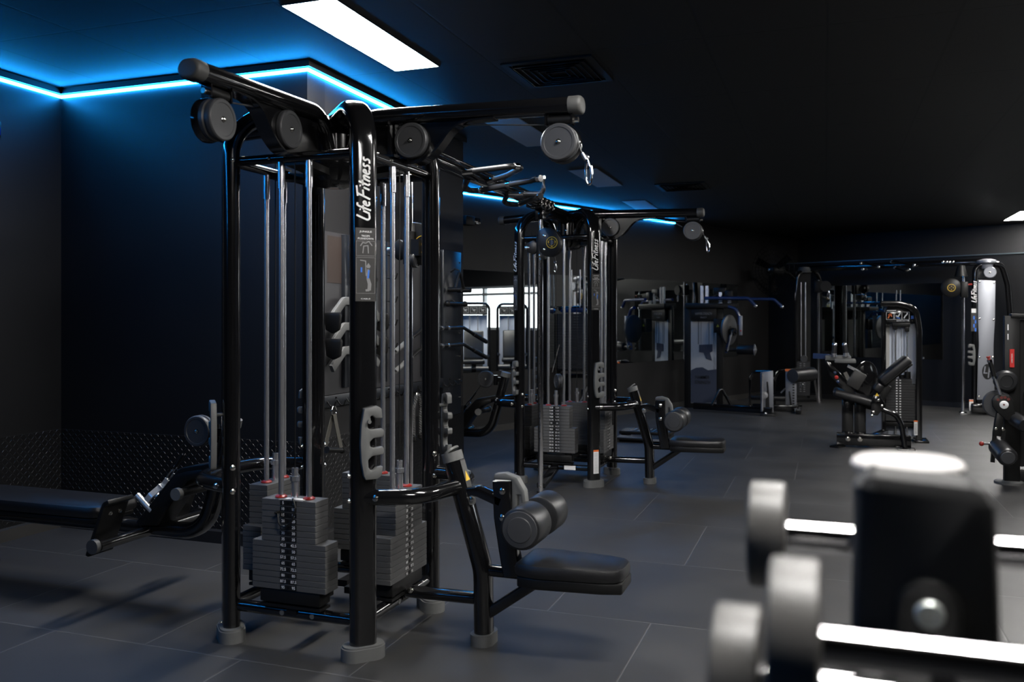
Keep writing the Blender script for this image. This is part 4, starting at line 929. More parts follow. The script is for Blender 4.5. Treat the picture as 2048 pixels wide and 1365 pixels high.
fp = MB().sweep([V((lp(1949, 800, Yr).x, 0, 0)), V((lp(1949, 800, Yr).x, 0, .05))], .08, .16, Y1, 0, 'oval', 24).build('foot_pad', greyp, dr)
m = MB().sweep([lp(1984, 528, Yr + .1), lp(2004, 530, Yr + .2), lp(2016, 570, Yr + .3), lp(2026, 700, Yr + .35), V((lp(2026, 700, Yr + .35).x, .35, 0))], .045, .045, Y1, .35, 'oval', 20).build('rear_upright', gloss, dr)
m = MB().lathe(lp(1973, 530, Yr), Z1, [(.07, -.06), (.09, 0), (.14, .03), (.135, .06), (.06, .085), (.01, .09)], 28).build('top_cap', alum, dr)
m = MB(); pulley(m, lp(1980, 545, Yr - .12), V((.15, 1, 0)), .083, .05); m.mat(1); bolt(m, lp(1980, 545, Yr - .15), -Y1, .01); m.build('pulley', [alum, boltm], dr)
m = MB(); pulley(m, lp(1962, 546, Yr + .1), V((.15, 1, 0)), .083, .05); m.build('pulley', greyp, dr)
m = MB(); pplate(m, lp, [(1956, 560), (1991, 562), (1990, 640), (1987, 690), (1987, 730), (1990, 800), (1954, 800), (1956, 720), (1958, 690), (1956, 640)], Yr - .10, .012); m.mat(1)
for x, y in ((1959, 564), (1988, 566), (1959, 638), (1987, 640), (1959, 715), (1986, 715), (1958, 794), (1986, 796)): bolt(m, lp(x, y, Yr - .1), -Y1, .012)
m.mat(2); c = lp(1975, 744, Yr - .104); oval_logo(m, c, X1, Z1, .115)
m.mat(0).ribbon([[(-.03, .08), (-.045, -.02), (.0, -.02)], [(.01, -.09), (.025, .06), (.055, .055)], [(.018, .005), (.05, .005)]], c - V((0, .001, 0)), X1, Z1, 1., .016); m.build('front_panel', [alum, boltm, lab_black], dr)
m = MB(); c = lp(1949, 565, Yr - .062); m.ribbon(LOGO, c + V((.03, 0, -.30)), Z1, -X1, .07, .16, .1); m.build('brand_lettering', lab_white, dr)
m = MB().box(lp(1947.5, 640, Yr - .06), (.07, .004, .34)).mat(1).box(lp(1947.5, 622, Yr - .064), (.06, .002, .06)).mat(2)
for k in range(4): m.box(lp(1948 + (k % 2) * 3, 636 + k * 8, Yr - .064), (.02, .002, .05))
m.build('instruction_placard', [placard, lab_white, lab_blue], dr)
m = MB().prism([(-a * 1.05, b * 1.05) for a, b in EHOLD][::-1], lp(1943, 710, Yr - .07), X1, Z1, .04, .006); m.build('accessory_holder', greyp, dr)
m = MB().box(lp(1942.5, 813, Yr - .062), (.055, .002, .20)).mat(1).box(lp(1942.5, 802, Yr - .064), (.055, .002, .02)); m.build('warning_label', [lab_white, lab_org], dr)
m = MB(); c = lp(1926, 545, Yr - .15); m.cyl(c, g(c), .024); m.box((c.x, c.y, .02), (.1, .1, .04), None, .008); m.build('adjustment_post', chrome, dr)
m = MB().box(lp(1928, 580, Yr - .17), (.10, .12, .24), None, .02).cyl(lp(1922, 545, Yr - .15) + V((0, 0, -.06)), lp(1922, 545, Yr - .15) + V((0, 0, .10)), .09, .05); m.build('carriage', satin, dr)
m = MB(); c = lp(1903, 576, Yr - .22); m.lathe(c, Y1, [(.12, 0), (.14, .015), (.14, .06), (.12, .075)], 28).mat(1)
ring = [c + V((.052 * math.cos(t * PI / 14), -.002, .052 * math.sin(t * PI / 14))) for t in range(28)]
m.sweep(ring, .0006, .0028, Y1, 0, 'rect', closed=True)
for a, b in ((0, .02), (-.025, 0), (.025, 0), (0, -.025)): m.box(c + V((a, -.002, b)), (.006, .001, .012))
m.build('round_warning_label', [satin, lab_yel], dr)
m = MB().cyl(lp(1930, 570, Yr - .2), lp(1944, 569, Yr - .2), .014); m.build('release_knob', redp, dr)
a, b = lp(1941, 800, Yr - .05), lp(1992, 800, Yr - .05); m = MB().box(((a.x + b.x) / 2, .0, .10), (b.x - a.x, .3, .14), None, .02); m.build('base', gloss, dr)
pb = thing('rear_pull_up_beam', 'black beam with pull-up grips spanning the two rear cable columns', 'pull-up beam', (1.0, 15.2, 2.33)); lp = rel(pb)
MB().bar(lp(1612, 538, Yl), lp(1966, 524, Yr), .08, .10, Z1, .02).build('beam', gloss, pb)
for pts in ([(1722, 527, 15.0), (1731, 526, 15.0), (1757, 534, 14.7)], [(1725, 539, 15.1), (1733, 538, 15.3)], [(1783, 524, 15.1), (1790, 523.5, 15.0), (1828, 531, 14.6)], [(1790, 536, 15.0), (1812, 543, 14.7), (1818, 540, 14.8)]):
    q = [lp(*p) for p in pts]; m = MB().tube(q, .018, .03).mat(1).ball(q[0], .026).ball(q[-1], .024); m.build('pull_up_grip', [satin, steel], pb)
m = MB()
for px in (1655, 1661, 1666, 1672): bolt(m, lp(px, 533, Yl - .1), -Y1, .014)
for px in (1886, 1893, 1899, 1906): bolt(m, lp(px, 524.5, Yr + .05), -Y1, .014)
m.build('bolt_row', boltm, pb)

# --- seated leg curl
Yc = 11.15
lc = thing('leg_curl_machine', 'black seated leg curl machine with pale blue shroud and tilted seat', 'gym machine', (.65, Yc, 0)); lp = rel(lc)
m = MB().sweep([V((lp(1836, 800, Yc).x, 0, 0)), lp(1836, 660, Yc), lp(1829, 616, Yc), lp(1795, 608, Yc), lp(1762, 608, Yc)], .13, .033, Y1, .22, 'rrect', 20).sweep([V((lp(1767, 800, Yc).x, 0, 0)), lp(1767, 625, Yc)], .10, .022, Y1, 0, 'rrect'); m.box(V((lp(1841, 800, Yc).x, -.02, .012)), (.15, .34, .024), None, .004); m.build('tower_frame', gloss, lc)
m = MB(); pplate(m, lp, [(1770, 622), (1776, 613), (1812, 612), (1828, 622), (1832, 645), (1770, 645)], Yc - .06, .03); m.mat(1).box(lp(1783, 621.5, Yc - .063), (.10, .002, .008)).text('SEATED LEG CURL', lp(1806, 642, Yc - .063), X1, Z1, .022, .14)
for px in (1780, 1796.5, 1811): m.mat(1).frame(lp(px, 632, Yc - .063), X1, Z1, .082, .09, .003)
m.mat(2).ribbon([[(-.02, -.03), (.0, .02), (.02, -.01)], [(-.02, .01), (.02, .02)]], lp(1780, 632, Yc - .063), X1, Z1, 1., .012)
m.mat(1).ribbon([[(-.025, .0), (.0, -.01), (.015, .02), (.022, .035)]], lp(1796.5, 632, Yc - .063), X1, Z1, 1., .012).ribbon([[(-.015, -.03), (-.005, -.005), (.015, .015), (.022, .035)]], lp(1811, 632, Yc - .063), X1, Z1, 1., .012)
m.mat(3).ribbon([[(-.02, -.02), (.02, -.03)]], lp(1796.5, 632, Yc - .063), X1, Z1, 1., .01)
m.box(lp(1825, 635, Yc - .063), (.03, .002, .035)); m.build('header_placard', [gloss, lab_white, lab_org, lab_blue], lc)
a, b = lp(1769, 645, Yc + .08), lp(1832, 874, Yc + .08)
m = MB().box(((a.x + b.x) / 2, .08, (a.z + b.z) / 2), (b.x - a.x, .02, a.z - b.z)).mat(1); q = lp(1774, 700, Yc + .066); m.box((q.x, q.y, 1.0), (.055, .006, 1.1)); m.build('shroud', [shroudb, shroud], lc)
for px in (1791, 1803, 1814):
    MB().cyl(lp(px, 650, Yc), lp(px, 868, Yc), .011 if px != 1803 else .004).build('guide_rod' if px != 1803 else 'cable', steel, lc)
m = MB().box(lp(1802, 650, Yc - .02), (.19, .08, .05), None, .006).box(lp(1814, 658, Yc - .02), (.045, .06, .07), None, .006).box(lp(1790, 655, Yc - .02), (.05, .06, .05), None, .006).mat(1).cyl(lp(1773, 650, Yc - .05), lp(1783, 650, Yc - .05), .014); m.build('rod_bracket', [satin, gloss], lc)
pt, pbm = lp(1798, 758, Yc - .05).z, lp(1798, 842, Yc - .05).z
n = 16; pit = (pt - pbm) / n; a, b = lp(1768, 800, Yc - .02), lp(1830, 800, Yc - .02)
ws = MB().box(((a.x + b.x) / 2, -.02, pbm - .04), (b.x - a.x, .12, .05), None, .004).build('weight_stack', satin, lc)
for i in range(n):
    w = (b.x - a.x) * (.78 if i < 2 else 1); m = MB().box(((a.x + b.x) / 2, -.02, pt - (i + .5) * pit), (w, .14, pit - .002)).mat(1)
    for px in (1793.5, 1800.5): q = lp(px, 800, Yc - .09); m.box((q.x, -.0905, pt - (i + .5) * pit), (.018, .002, .013))
    m.build('weight_plate', [darkstack, lab_white], ws)
m = MB().cyl(lp(1815, 757, Yc - .02), lp(1815, 744, Yc - .02), .035).cyl(lp(1803, 757, Yc - .02), lp(1803, 750, Yc - .02), .03); m.build('selector_stem', satin, ws)
m = MB(); pplate(m, lp, [(1828, 842), (1835, 842), (1835, 871), (1828, 871)], Yc - .15, .002, 0); m.mat(1).box(lp(1831.5, 843, Yc - .152), (.04, .002, .014)).mat(2)
for k in range(9): m.box(lp(1831.5, 849 + k * 2.3, Yc - .152), (.025, .001, .005))
m.build('warning_label', [lab_white, lab_org, lab_grey], lc)
Ys = Yc - .75
a, b = lp(1673, 866, Ys), lp(1822, 878, Ys); a.z = b.z = .085
m = MB().bar(a, b, .09, .13, Z1, .008); m.bar(V((a.x + .05, Ys - Yc, .01)), V((a.x - .03, Ys - Yc - .15, .01)), .1, .02)
for px in (1695, 1720): 
    q = lp(px, 860, Ys + .05); m.bar(V((q.x, q.y, .14)), lp(px, 795, Ys + .05), .10, .12, X1, .01)
m.bar(V((lp(1735, 850, Ys).x, Ys - Yc, .08)), V((lp(1770, 850, Yc).x, 0, .08)), .08, .08, Z1, .006)
m.mat(1)
for px in (1696, 1720): bolt(m, V((lp(px, 866, Ys - .05).x, Ys - Yc - .045, .09)), -Y1, .02)
m.build('base_frame', [gloss, boltm], lc)
MB().sweep([lp(1762, 818, Ys - .05), lp(1792, 830, Ys - .05), lp(1803, 850, Ys - .05), V((lp(1810, 880, Ys - .05).x, Ys - Yc - .05, .02))], .03, .028, Y1, .15).box(V((lp(1812, 880, Ys - .05).x, Ys - Yc - .05, .008)), (.18, .16, .016), None, .004).build('front_leg', gloss, lc)
def pad(px0, py0, px1, py1, th, wd, Y, name, k=0):
    p0, p1 = lp(px0, py0, Y), lp(px1, py1, Y); x = p1 - p0; L = x.length; x.normalize(); z = Y1.cross(x) * -1
    if z.z < 0: z = -z
    y = z.cross(x); R = Matrix((x, y, z)).transposed()
    return MB().box((p0 + p1) / 2, (L, wd, th), R, .028, 3).build(name, vinyl, lc)
pad(1667, 783, 1757, 808, .085, .42, Ys + .1, 'seat_pad'); pad(1760, 764, 1817, 717, .10, .36, Ys + .1, 'back_pad'); pad(1749, 782, 1761, 766, .09, .34, Ys + .1, 'lumbar_pad')
MB().bar(lp(1768, 770, Ys + .14), lp(1822, 727, Ys + .14), .03, .28, Y1, .004).bar(lp(1752, 812, Ys + .1), lp(1775, 770, Ys + .1), .10, .08, Y1, .01).bar(lp(1690, 800, Ys + .1), lp(1750, 818, Ys + .1), .05, .12, Y1, .01).build('seat_frame', satin, lc)
m = MB(); pplate(m, lp, [(1748, 790), (1760, 790), (1772, 812), (1755, 832), (1742, 830), (1742, 805)], Ys - .12, .03); m.mat(1)
for x, y in ((1764, 812), (1747, 825), (1744, 832), (1757, 801)): bolt(m, lp(x, y, Ys - .12), -Y1, .012)
m.mat(2).prism([(-.02, -.015), (.02, -.015), (0, .02)], lp(1754, 790, Ys - .125), X1, Z1, .002); m.build('pivot_plate', [gloss, boltm, lab_yel], lc)
m = MB(); pplate(m, lp, [(1650, 722), (1660, 725), (1704, 772), (1712, 790), (1690, 784), (1660, 752)], Ys, .03); m.mat(1)
bolt(m, lp(1673, 755, Ys - .016), -Y1, .017); m.mat(2); bolt(m, lp(1670, 746, Ys - .016), -Y1, .014); bolt(m, lp(1676, 764, Ys - .016), -Y1, .014); m.build('lever_plate', [gloss, lab_red, bluepaint], lc)  # blue reflections on two bolts put into their paint colour
m = MB().box(lp(1676, 716, Ys + .1), (.27, .3, .05), None, .008).box(lp(1690, 722, Ys + .0), (.22, .3, .04), None, .008).mat(1).bar(lp(1626, 712, Ys + .2), lp(1660, 714, Ys + .2), .06, .06); m.build('thigh_pad_mount', [greyp, bluepaint], lc)
for x0, y0, x1_, y1_ in ((1668, 711, 1669, 690), (1692, 710, 1689, 690)):
    a, b = lp(x0, y0, Ys - .05), lp(x1_, y1_, Ys - .05); MB().cyl(a, b, .026).mat(1).ball(b, .028).cyl(a - V((0, 0, .02)), a + V((0, 0, .02)), .03).build('hand_grip', [foam, steel], lc)
m = MB().bar(lp(1704, 775, Ys), lp(1722, 745, Ys), .14, .10, Y1, .01); m.mat(1).bar(lp(1695, 732, Ys), lp(1720, 745, Ys), .03, .05, Y1).mat(2).bar(lp(1690, 745, Ys + .05), lp(1700, 765, Ys + .05), .04, .04); m.build('shin_pad_block', [placard, steel, boltm], lc)
m = MB(); disc(m, lp(1727, 757, Ys + .35), V((.75, -.65, 0)), .20, .05); m.build('cam', gloss, lc)

# --- leg machine at the right edge
Ye = 8.55
re_ = thing('leg_extension_machine', 'dark grey machine with red-tipped lever and red tag at the right edge', 'gym machine', (1.58, Ye, 0)); lp = rel(re_)
m = MB().bar(lp(2023, 632, Ye), V((lp(2023, 960, Ye).x, 0, .0)), .075, .12, X1, .008).bar(lp(2020, 632, Ye), lp(2075, 634, Ye), .1, .04, Z1, .008); m.bar(V((lp(2015, 960, Ye).x, .05, .06)), V((lp(2120, 960, Ye).x, .05, .06)), .10, .12, Z1, .01); m.bar(lp(2085, 632, Ye + .1), V((lp(2085, 900, Ye + .1).x, .1, 0)), .08, .12, X1, .008); m.build('frame', satin, re_)
a, b = lp(2033, 640, Ye + .06), lp(2080, 935, Ye + .06); MB().box(((a.x + b.x) / 2, .06, (a.z + b.z) / 2), (b.x - a.x, .04, a.z - b.z)).build('stack_cover', lab_black, re_)
m = MB().box(lp(2024, 717, Ye - .064), (.035, .003, .155), None, 0).mat(1).text('HAMMER STRENGTH', lp(2024, 717, Ye - .067), Z1, -X1, .012, .08); m.build('red_tag', [lab_red, lab_white], re_)
m = MB().box(lp(2016, 655, Ye - .064), (.008, .002, .05)).box(lp(2016, 674, Ye - .064), (.008, .002, .05)); m.build('label_strip', lab_white, re_)
m = MB(); c = lp(2013, 763, Ye - .12); m.lathe(c, -Y1, [(.085, -.12), (.092, -.05), (.09, 0), (.075, .016), (.05, .018), (.046, .010), (.002, .010)], 36); m.build('knee_roller', foam, re_)
m = MB().cyl(lp(2001, 790, Ye - .2), lp(1989, 754, Ye - .2), .0115).mat(1).cyl(lp(1989, 755, Ye - .2), lp(1979.5, 722, Ye - .2), .018).mat(2).cyl(lp(1989.5, 757, Ye - .2), lp(1988.5, 753, Ye - .2), .022).cyl(lp(1980, 725, Ye - .2), lp(1978.5, 720, Ye - .2), .020).mat(3).lathe(lp(1978, 720, Ye - .2), V((-.2, 0, 1)), [(.012, 0), (.010, .012), (.018, .022), (.016, .03)], 14); m.build('release_lever', [steel, satin, chrome, redp], re_)
m = MB(); disc(m, lp(1994, 808, Ye - .06), -Y1, .118, .05); m.build('cam', greyp if False else pulleyg, re_)
m = MB(); pplate(m, lp, [(1984, 800), (1990, 792), (2004, 788), (2020, 793), (2028, 808), (2030, 826), (2040, 842), (2030, 846), (2012, 840), (1996, 826), (1986, 814)], Ye - .17, .04, .008); m.mat(1).lathe(lp(2008, 810, Ye - .172), -Y1, [(.034, 0), (.034, .008), (.028, .012), (.010, .012), (.010, .016)], 24).mat(2)
for x, y in ((1996, 800), (2003, 796), (2010, 795.5), (2017, 799)): m.lathe(lp(x, y, Ye - .171), -Y1, [(.012, 0), (.012, .0015)], 14)
m.lathe(lp(2008, 810, Ye - .185), -Y1, [(.008, 0), (.008, .003)], 12); m.build('pivot_plate', [satin, lab_white, dimred], re_)
m = MB().bar(lp(2000, 826, Ye - .12), lp(1993, 872, Ye - .12), .06, .075, Y1, .008).bar(lp(1990, 860, Ye - .13), lp(1985, 925, Ye - .13), .03, .03, Y1).bar(lp(2007, 860, Ye - .13), lp(2003, 925, Ye - .13), .03, .03, Y1).mat(1)
bolt(m, lp(1992, 858, Ye - .15), -Y1, .012); bolt(m, lp(2006, 859, Ye - .15), -Y1, .012); m.build('lever_arm', [satin, boltm], re_)
a, b = lp(2016, 916, Ye - .42), lp(1996, 893, Ye - .08); m = MB().lathe(a, b - a, [(.02, -.002), (.062, -.004), (.070, .004), (.078, .02), (.078, (b - a).length - .02), (.06, (b - a).length)], 30).mat(1).lathe(a, a - b, [(.056, .003), (.05, .012), (.0, .014)], 28); m.build('ankle_roller', [vinyl, pulleyg], re_)
m = MB().cyl(lp(1963, 888, Ye - .12), lp(1985, 888, Ye - .1), .010).mat(1).ball(lp(1963, 888, Ye - .12), .020); m.build('pop_pin', [steel, redp], re_)
m = MB(); a, b = lp(2052, 852, Ye - .35), lp(2030, 838, Ye - .1); m.lathe(a, b - a, [(.05, 0), (.06, .02), (.06, .25), (.03, .27)], 24); m.build('shin_roller', vinyl, re_)
m = MB().lathe((lp(2018, 960, Ye).x, 0, 0), Z1, [(.115, 0), (.115, .018), (.10, .026)], 30); m.build('foot_plate', greyp, re_)
m = MB().box(lp(2110, 790, Ye + .1), (.5, .5, .09), None, .03, 3); m.bar(lp(2110, 800, Ye + .1), V((lp(2110, 800, Ye + .1).x, .1, .06)), .1, .1); m.build('seat_pad', vinyl, re_)

# --- machine with tall black stack between second tower and mirror
c = W0 + WD * t_at(1148) + WN * .75
ts_ = thing('stack_machine', 'narrow machine with a tall black weight stack behind the second tower', 'gym machine', (c.x, c.y, 0)); lp = rel(ts_); Yt = c.y
a, b = lp(1118, 628, Yt), lp(1179, 738, Yt); n = 20; pit = (a.z - b.z) / n
ws = MB().box(((a.x + b.x) / 2, 0, b.z - .02), (b.x - a.x, .16, .03), None, .004).build('weight_stack', satin, ts_)
pm = None
for i in range(n):
    if pm is None:
        pm = MB().box((0, 0, 0), (b.x - a.x, .15, pit - .0025)).mat(1).lathe((.02, -.0755, 0), -Y1, [(.008, 0), (.008, .002)], 8).build('weight_plate', [darkstack, lab_black], ws, loc=((a.x + b.x) / 2, 0, a.z - pit / 2))
    else:
        q = pm.copy(); C.objects.link(q); q.parent = ws; q.location = ((a.x + b.x) / 2, 0, a.z - (i + .5) * pit)
m = MB()
for px in (1114, 1184): m.bar(V((lp(px, 700, Yt).x, .05, 0)), lp(px, 628, Yt + .05), .06, .10, X1, .008)
m.sweep([lp(1114, 628, Yt + .05), lp(1122, 616, Yt + .05), lp(1176, 614, Yt + .05), lp(1184, 628, Yt + .05)], .06, .02, Y1, .1); m.bar(V((lp(1110, 700, Yt).x, .05, .05)), V((lp(1190, 700, Yt).x, .05, .05)), .3, .09, Z1, .01)
m.bar(lp(1114, 752, Yt), lp(1184, 752, Yt), .10, .06, Z1, .01); m.bar(V((lp(1135, 760, Yt).x, 0, .08)), lp(1135, 752, Yt), .10, .10, X1, .01); m.build('frame', gloss, ts_)
m = MB(); pplate(m, lp, [(1119, 622), (1125, 617), (1170, 616), (1176, 621), (1172, 625), (1123, 626)], Yt - .06, .02); m.build('top_trim', bluepaint, ts_)
m = MB()
for px in (1143, 1160): m.cyl(lp(px, 540, Yt), lp(px, 628, Yt), .012)
m.build('guide_rod', steel, ts_)
m = MB().cyl(lp(1118, 690, Yt - .2), lp(1104, 745, Yt - .2), .010).cyl(lp(1175, 772, Yt - .2), lp(1158, 808, Yt - .2), .020); m.build('chrome_lever', chrome, ts_)
m = MB().box(lp(1172, 800, Yt - .1), (.10, .2, .3), None, .02); m.mat(1).box(lp(1162, 815, Yt - .22), (.03, .03, .03), None, .008).mat(2).box(lp(1150, 835, Yt - .2), (.12, .02, .02)); m.build('guard', [satin, lab_org, lab_blue], ts_)
# --- low deck on the floor
c = yp(1292, 860, 10.3); lowd = thing('step_platform', 'low black studded platform on the floor behind the second tower seat', 'step platform', (c.x, 10.3, 0))
m = MB().box((0, .1, .07), (.62, .36, .04), None, .01).box((0, -.30, .04), (.56, .22, .03), None, .008).mat(1)
for i in range(10):
    for j in range(4): m.lathe((-.27 + i * .06, -.02 + j * .08, .09), Z1, [(.007, 0), (.004, .004)], 8)
m.build('deck', [satin, steel], lowd)
m = MB()
for x in (-.26, .26): m.box((x, .1, .026), (.06, .3, .052), None, .008).box((x, -.3, .014), (.06, .2, .028), None, .006)
m.mat(1).box((.20, -.412, .04), (.14, .01, .022)); m.build('riser', [satin, alum], lowd)
# --- fan
cf = yp(1547, 540, 16.0); fa = thing('wall_fan', 'large dark wall fan high in the rear corner', 'fan', cf)
ax = V((-.55, -.83, 0)).normalized(); sd = V((-ax.y, ax.x, 0))
m = MB()
for k in range(5):
    r = .44 - k * .085; off = ax * (.02 + k * .022)
    m.sweep([off + (sd * math.cos(t * PI / 24) + Z1 * math.sin(t * PI / 24)) * r for t in range(48)], .004, .004, ax, 0, 'oval', 6, closed=True)
for k in range(36):
    a = 2 * PI * k / 36; d = sd * math.cos(a) + Z1 * math.sin(a); m.cyl(d * .44 + ax * .02, d * .07 + ax * .11, .0025, seg=6); m.cyl(d * .44 + ax * .02, d * .30 - ax * .09, .0025, seg=6)
m.build('guard', satin, fa)
m = MB()
for k in range(3):
    a = k * 2.094 + .5; d = sd * math.cos(a) + Z1 * math.sin(a); e = ax.cross(d)
    m.add([d * .07 + e * .04 + ax * .02, d * .38 + e * .09 + ax * .03, d * .40 - e * .04, d * .07 - e * .04 - ax * .02, d * .07 + e * .04 + ax * .014, d * .38 + e * .09 + ax * .024, d * .40 - e * .04 - ax * .006, d * .07 - e * .04 - ax * .026], [[0, 1, 2, 3], [7, 6, 5, 4], [0, 4, 5, 1], [1, 5, 6, 2], [2, 6, 7, 3], [3, 7, 4, 0]])
m.build('blade', gloss, fa)
MB().lathe(-ax * .10, ax, [(.09, -.12), (.11, -.05), (.08, .10), (.075, .20), (.02, .23)], 24).mat(1).lathe(ax * .13, ax, [(.03, 0), (.012, .012)], 16).build('motor', [satin, steel], fa)
MB().tube([-ax * .18, -ax * .45 - Z1 * .05, -ax * .78 - Z1 * .25], .025, .1).build('wall_bracket', satin, fa)

# ================================================================== MACHINES BY THE ENTRANCE (seen in the mirrors)
def mirror_at(px, D):
    a = (px - 1024) / FPX; r = V((-SN + a * CS, CS + a * SN, 0)); det = WD.x * -r.y + WD.y * r.x
    k = (WD.x * -W0.y + WD.y * W0.x) / det; hit = r * k; rf = r - WN * 2 * r.dot(WN); rf.normalize()
    return hit + rf * (D - hit.length), rf
def sel_machine(loc, rz, label):
    o = thing('selector_machine', label, 'gym machine', loc, rz, 'machines by the window seen in the mirror')
    MB().sweep([(-.34, 0, 0), (-.34, 0, 1.76), (.34, 0, 1.76), (.34, 0, 0)], .10, .03, Y1, .14, 'rrect').build('tower_frame', gloss, o)
    m = MB().box((0, -.06, 1.61), (.60, .04, .20), None, .01).mat(1)
    for x in (-.19, 0, .19): m.frame((x, -.082, 1.61), X1, Z1, .15, .13, .006).ribbon([[(-.03, -.03), (0, .01), (.04, .03)], [(-.04, .02), (.02, -.02)]], (x, -.082, 1.61), X1, Z1, 1., .014)
    m.build('header_placard', [satin, lab_grey], o)
    MB().box((0, .08, .85), (.60, .02, 1.30)).build('shroud', shroudb, o)
    for x in (-.09, .09): MB().cyl((x, 0, .2), (x, 0, 1.5), .011).build('guide_rod', steel, o)
    m = MB().box((0, 0, .42), (.40, .16, .62), None, .004).mat(1)
    for k in range(14):
        for x in (-.03, .03): m.box((x, -.081, .68 - k * .04), (.02, .002, .012))
    m.build('weight_stack', [darkstack, lab_white], o)
    MB().box((0, -.95, .52), (.46, .50, .09), None, .03, 3).build('seat_pad', vinyl, o)
    MB().box((0, -.62, .86), (.42, .09, .62), Matrix.Rotation(-.25, 3, 'X'), .03, 3).build('back_pad', vinyl, o)
    MB().bar((0, 0, .06), (0, -1.4, .06), .10, .10, Z1, .01).bar((0, -.95, .06), (0, -.95, .50), .10, .10, X1, .01).bar((-.35, -1.4, .04), (.35, -1.4, .04), .08, .07, Z1, .01).bar((0, -.66, .06), (0, -.58, .95), .08, .06).build('base_frame', gloss, o)
    for s in (-1, 1): MB().tube([(s * .30, -.70, .62), (s * .30, -1.2, .66)], .03, 0).cyl((s * .05, -1.42, .38), (s * .30, -1.42, .38), .065).build('side_roller', foam, o)
    return o
for px, D, lb in ((946, 19.3, 'machine by the window seen in the mirror beside the pillar edge, larger reflection'), (1023, 20.2, 'machine by the window seen in the mirror just left of the second tower')):
    p, rf = mirror_at(px, D); sel_machine((p.x, p.y, 0), math.atan2(-rf.y, -rf.x) + PI / 2, lb)

# ================================================================== FOREGROUND BARBELL RACK
pr_ = dp(1812, 1000, .90)
rk = thing('barbell_rack', 'blurred black barbell rack post with a pale oval cap in the foreground', 'barbell rack', (pr_.x, pr_.y, 0)); RL = rk.location.copy()
top = dp(1815, 924, .90) - RL; low = V((top.x, top.y, .03))
zinc = mat('zinc_bolt', (.42, .45, .43), .38, .6)
capm = mat('pale_cap_plastic', (.30, .29, .28), .42)
def cut_tube(m, rx, ry, z0, z1, slope):
    pr = prof(rx, ry, 'oval', 48); k = len(pr)
    vs = [(top.x + x, top.y + y, z0) for x, y in pr] + [(top.x + x, top.y + y, z1 + slope * y) for x, y in pr]
    return m.add(vs, [[j, (j + 1) % k, k + (j + 1) % k, k + j] for j in range(k)] + [list(range(k))[::-1], [k + j for j in range(k)]])
cut_tube(MB(), .052, .036, .03, top.z - .022, .10).build('upright', gloss, rk)
def cap_lid(m, rx, ry, za, zb, sl):
    pr = prof(rx, ry, 'oval', 48); k = len(pr)
    vs = [(top.x + x, top.y + y, top.z + za + sl * y) for x, y in pr] + [(top.x + x, top.y + y, top.z + zb + sl * y) for x, y in pr] + [(top.x + x * .955, top.y + y * .94, top.z + zb + .003 + sl * y * .94) for x, y in pr]
    return m.add(vs, [[r * k + j, r * k + (j + 1) % k, (r + 1) * k + (j + 1) % k, (r + 1) * k + j] for r in (0, 1) for j in range(k)] + [list(range(k))[::-1], [2 * k + j for j in range(k)]])
cap_lid(MB(), .054, .038, -.006, -.002, .10).build('end_cap', capm, rk)
bc = dp(1843, 1120, .82) - RL
m = MB().prism([(-.0585, .066), (-.054, .075), (-.044, .079), (.040, .073), (.052, .068), (.060, .052), (.064, -.10), (-.062, -.10)], bc + V((0, 0, .005)), X1, Z1, .06, .016); m.build('saddle_bracket', mat('bracket_black', .030, .62, spec=.15), rk)
q = dp(1858, 1222, .785) - RL
def boss(r, h): return [(r * math.cos(t), r * math.sin(t) if math.sin(t) > 0 else r * math.sin(t) - h * (math.sin(t) < -.01)) for t in [k * PI / 16 for k in range(32)]]
m = MB().prism(boss(.027, .04), q + V((0, .004, 0)), X1, Z1, .016, .005).mat(1).lathe(q + V((.0, -.003, -.002)), -Y1, [(.0125, 0), (.0125, .005), (.0105, .0075), (.006, .0075), (.005, .004), (.001, .004)], 24)
m.build('bracket_bolt', [satin, zinc], rk)
MB().bar(V((low.x, low.y - .45, .03)), V((low.x, low.y + .45, .03)), .09, .06, Z1, .015).build('rack_foot', gloss, rk)
for nm in ('upright', 'end_cap', 'saddle_bracket', 'rack_foot'):      # the other post of the rack, beyond the frame
    o = [c for c in rk.children if c.name.split('.')[0] == nm][0].copy(); C.objects.link(o); o.parent = rk; o.location.x += .72
MB().bar(V((low.x, low.y, .25)), V((low.x + .72, low.y, .25)), .06, .06, Z1, .01).build('cross_bar', gloss, rk)
BARS = [((1536, 1068), 1.0, .0595, .020), ((1590, 1291), .67, .066, .019), ((1476, 1360), .75, .063, .020)]
labs = ['blurred chrome barbell with a black round head passing behind the rack post', 'blurred chrome barbell with a round head, nearest one, crossing before the post', 'blurred black barbell head at the bottom, leftmost and lowest of the three']
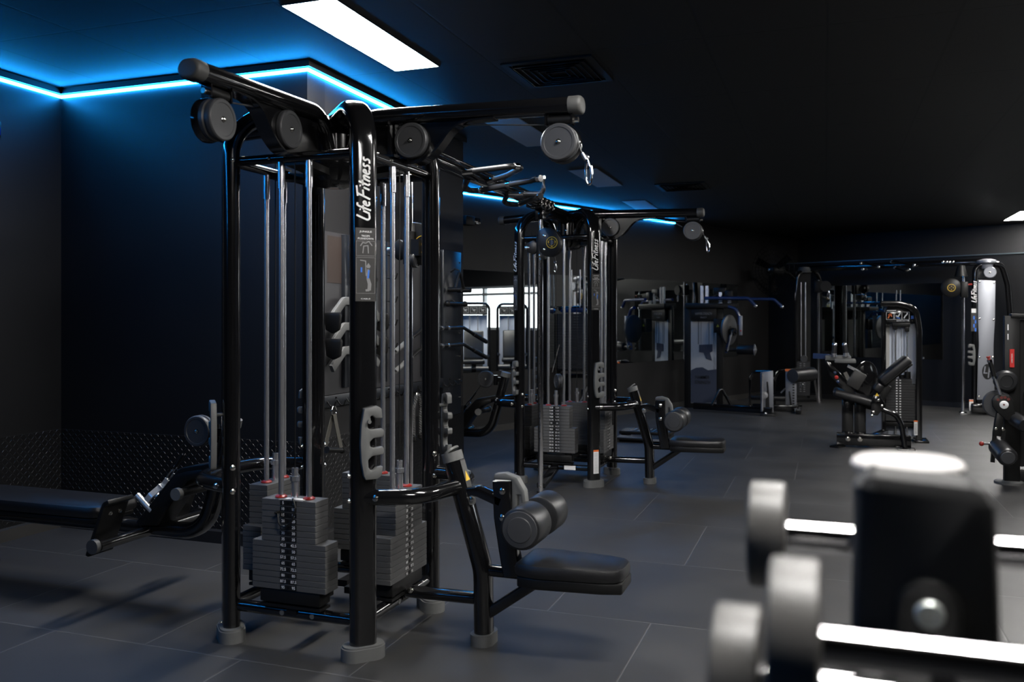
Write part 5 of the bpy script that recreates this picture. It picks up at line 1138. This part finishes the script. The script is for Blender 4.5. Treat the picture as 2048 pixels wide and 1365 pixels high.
for ((px, py), d, r, w), lb in zip(BARS, labs):
    p = dp(px, py, d); b = thing('barbell', lb, 'barbell', p, 0, 'fixed barbells on the foreground rack')
    Lb = 1.0
    MB().cyl((w * .9, 0, 0), (Lb - w * .9, 0, 0), .0165, seg=32).build('bar', chrome, b)
    for s, x in ((1, 0), (-1, Lb)):
        m = MB().lathe((x - s * w, 0, 0), (s, 0, 0), [(.012, 0), (r * .90, 0), (r * .96, .001), (r * .99, .0025), (r, .006), (r, 2 * w - .006), (r * .99, 2 * w - .0025), (r * .96, 2 * w - .001), (r * .90, 2 * w), (r * .55, 2 * w), (.017, 2 * w)], 48); m.build('head', rubber, b)
    k = p - RL
    m = MB().tube([V((top.x, top.y, k.z - .05)), V((top.x, (k.y + top.y) / 2, k.z - .055)), V((top.x, k.y, k.z - .027)), V((top.x, k.y - .02 * (1 if k.y < top.y else -1), k.z - .008))], .009, .02); o = m.build('bar_hook', gloss, rk); o = o.copy(); C.objects.link(o); o.location.x += .72

# ================================================================== WORLD, CAMERA, VIEW
w = bpy.data.worlds.new('daylight'); bpy.context.scene.world = w; w.use_nodes = True
bg = w.node_tree.nodes['Background']; bg.inputs[0].default_value = (.90, .96, 1., 1); bg.inputs[1].default_value = 5.
cam = bpy.data.cameras.new('camera'); co = bpy.data.objects.new('camera', cam); C.objects.link(co)
co.location = (0, 0, CAMZ); co.rotation_euler = (PI / 2, 0, TH)
cam.sensor_width = 36; cam.lens = 36 * FPX / 2048; cam.shift_y = -(682.5 - HOR) / 2048
cam.clip_start = .05; cam.clip_end = 100
cam.dof.use_dof = True; cam.dof.focus_distance = 5.2; cam.dof.aperture_fstop = 3.0
sc = bpy.context.scene; sc.camera = co
sc.view_settings.view_transform = 'Standard'; sc.view_settings.look = 'None'; sc.view_settings.gamma = 1; sc.view_settings.use_curve_mapping = False
sc.view_settings.exposure = 0
sc.cycles.max_bounces = 10; sc.cycles.glossy_bounces = 6; sc.cycles.diffuse_bounces = 4; sc.cycles.transparent_max_bounces = 8
sc.cycles.sample_clamp_indirect = 6; sc.cycles.caustics_reflective = False; sc.cycles.caustics_refractive = False
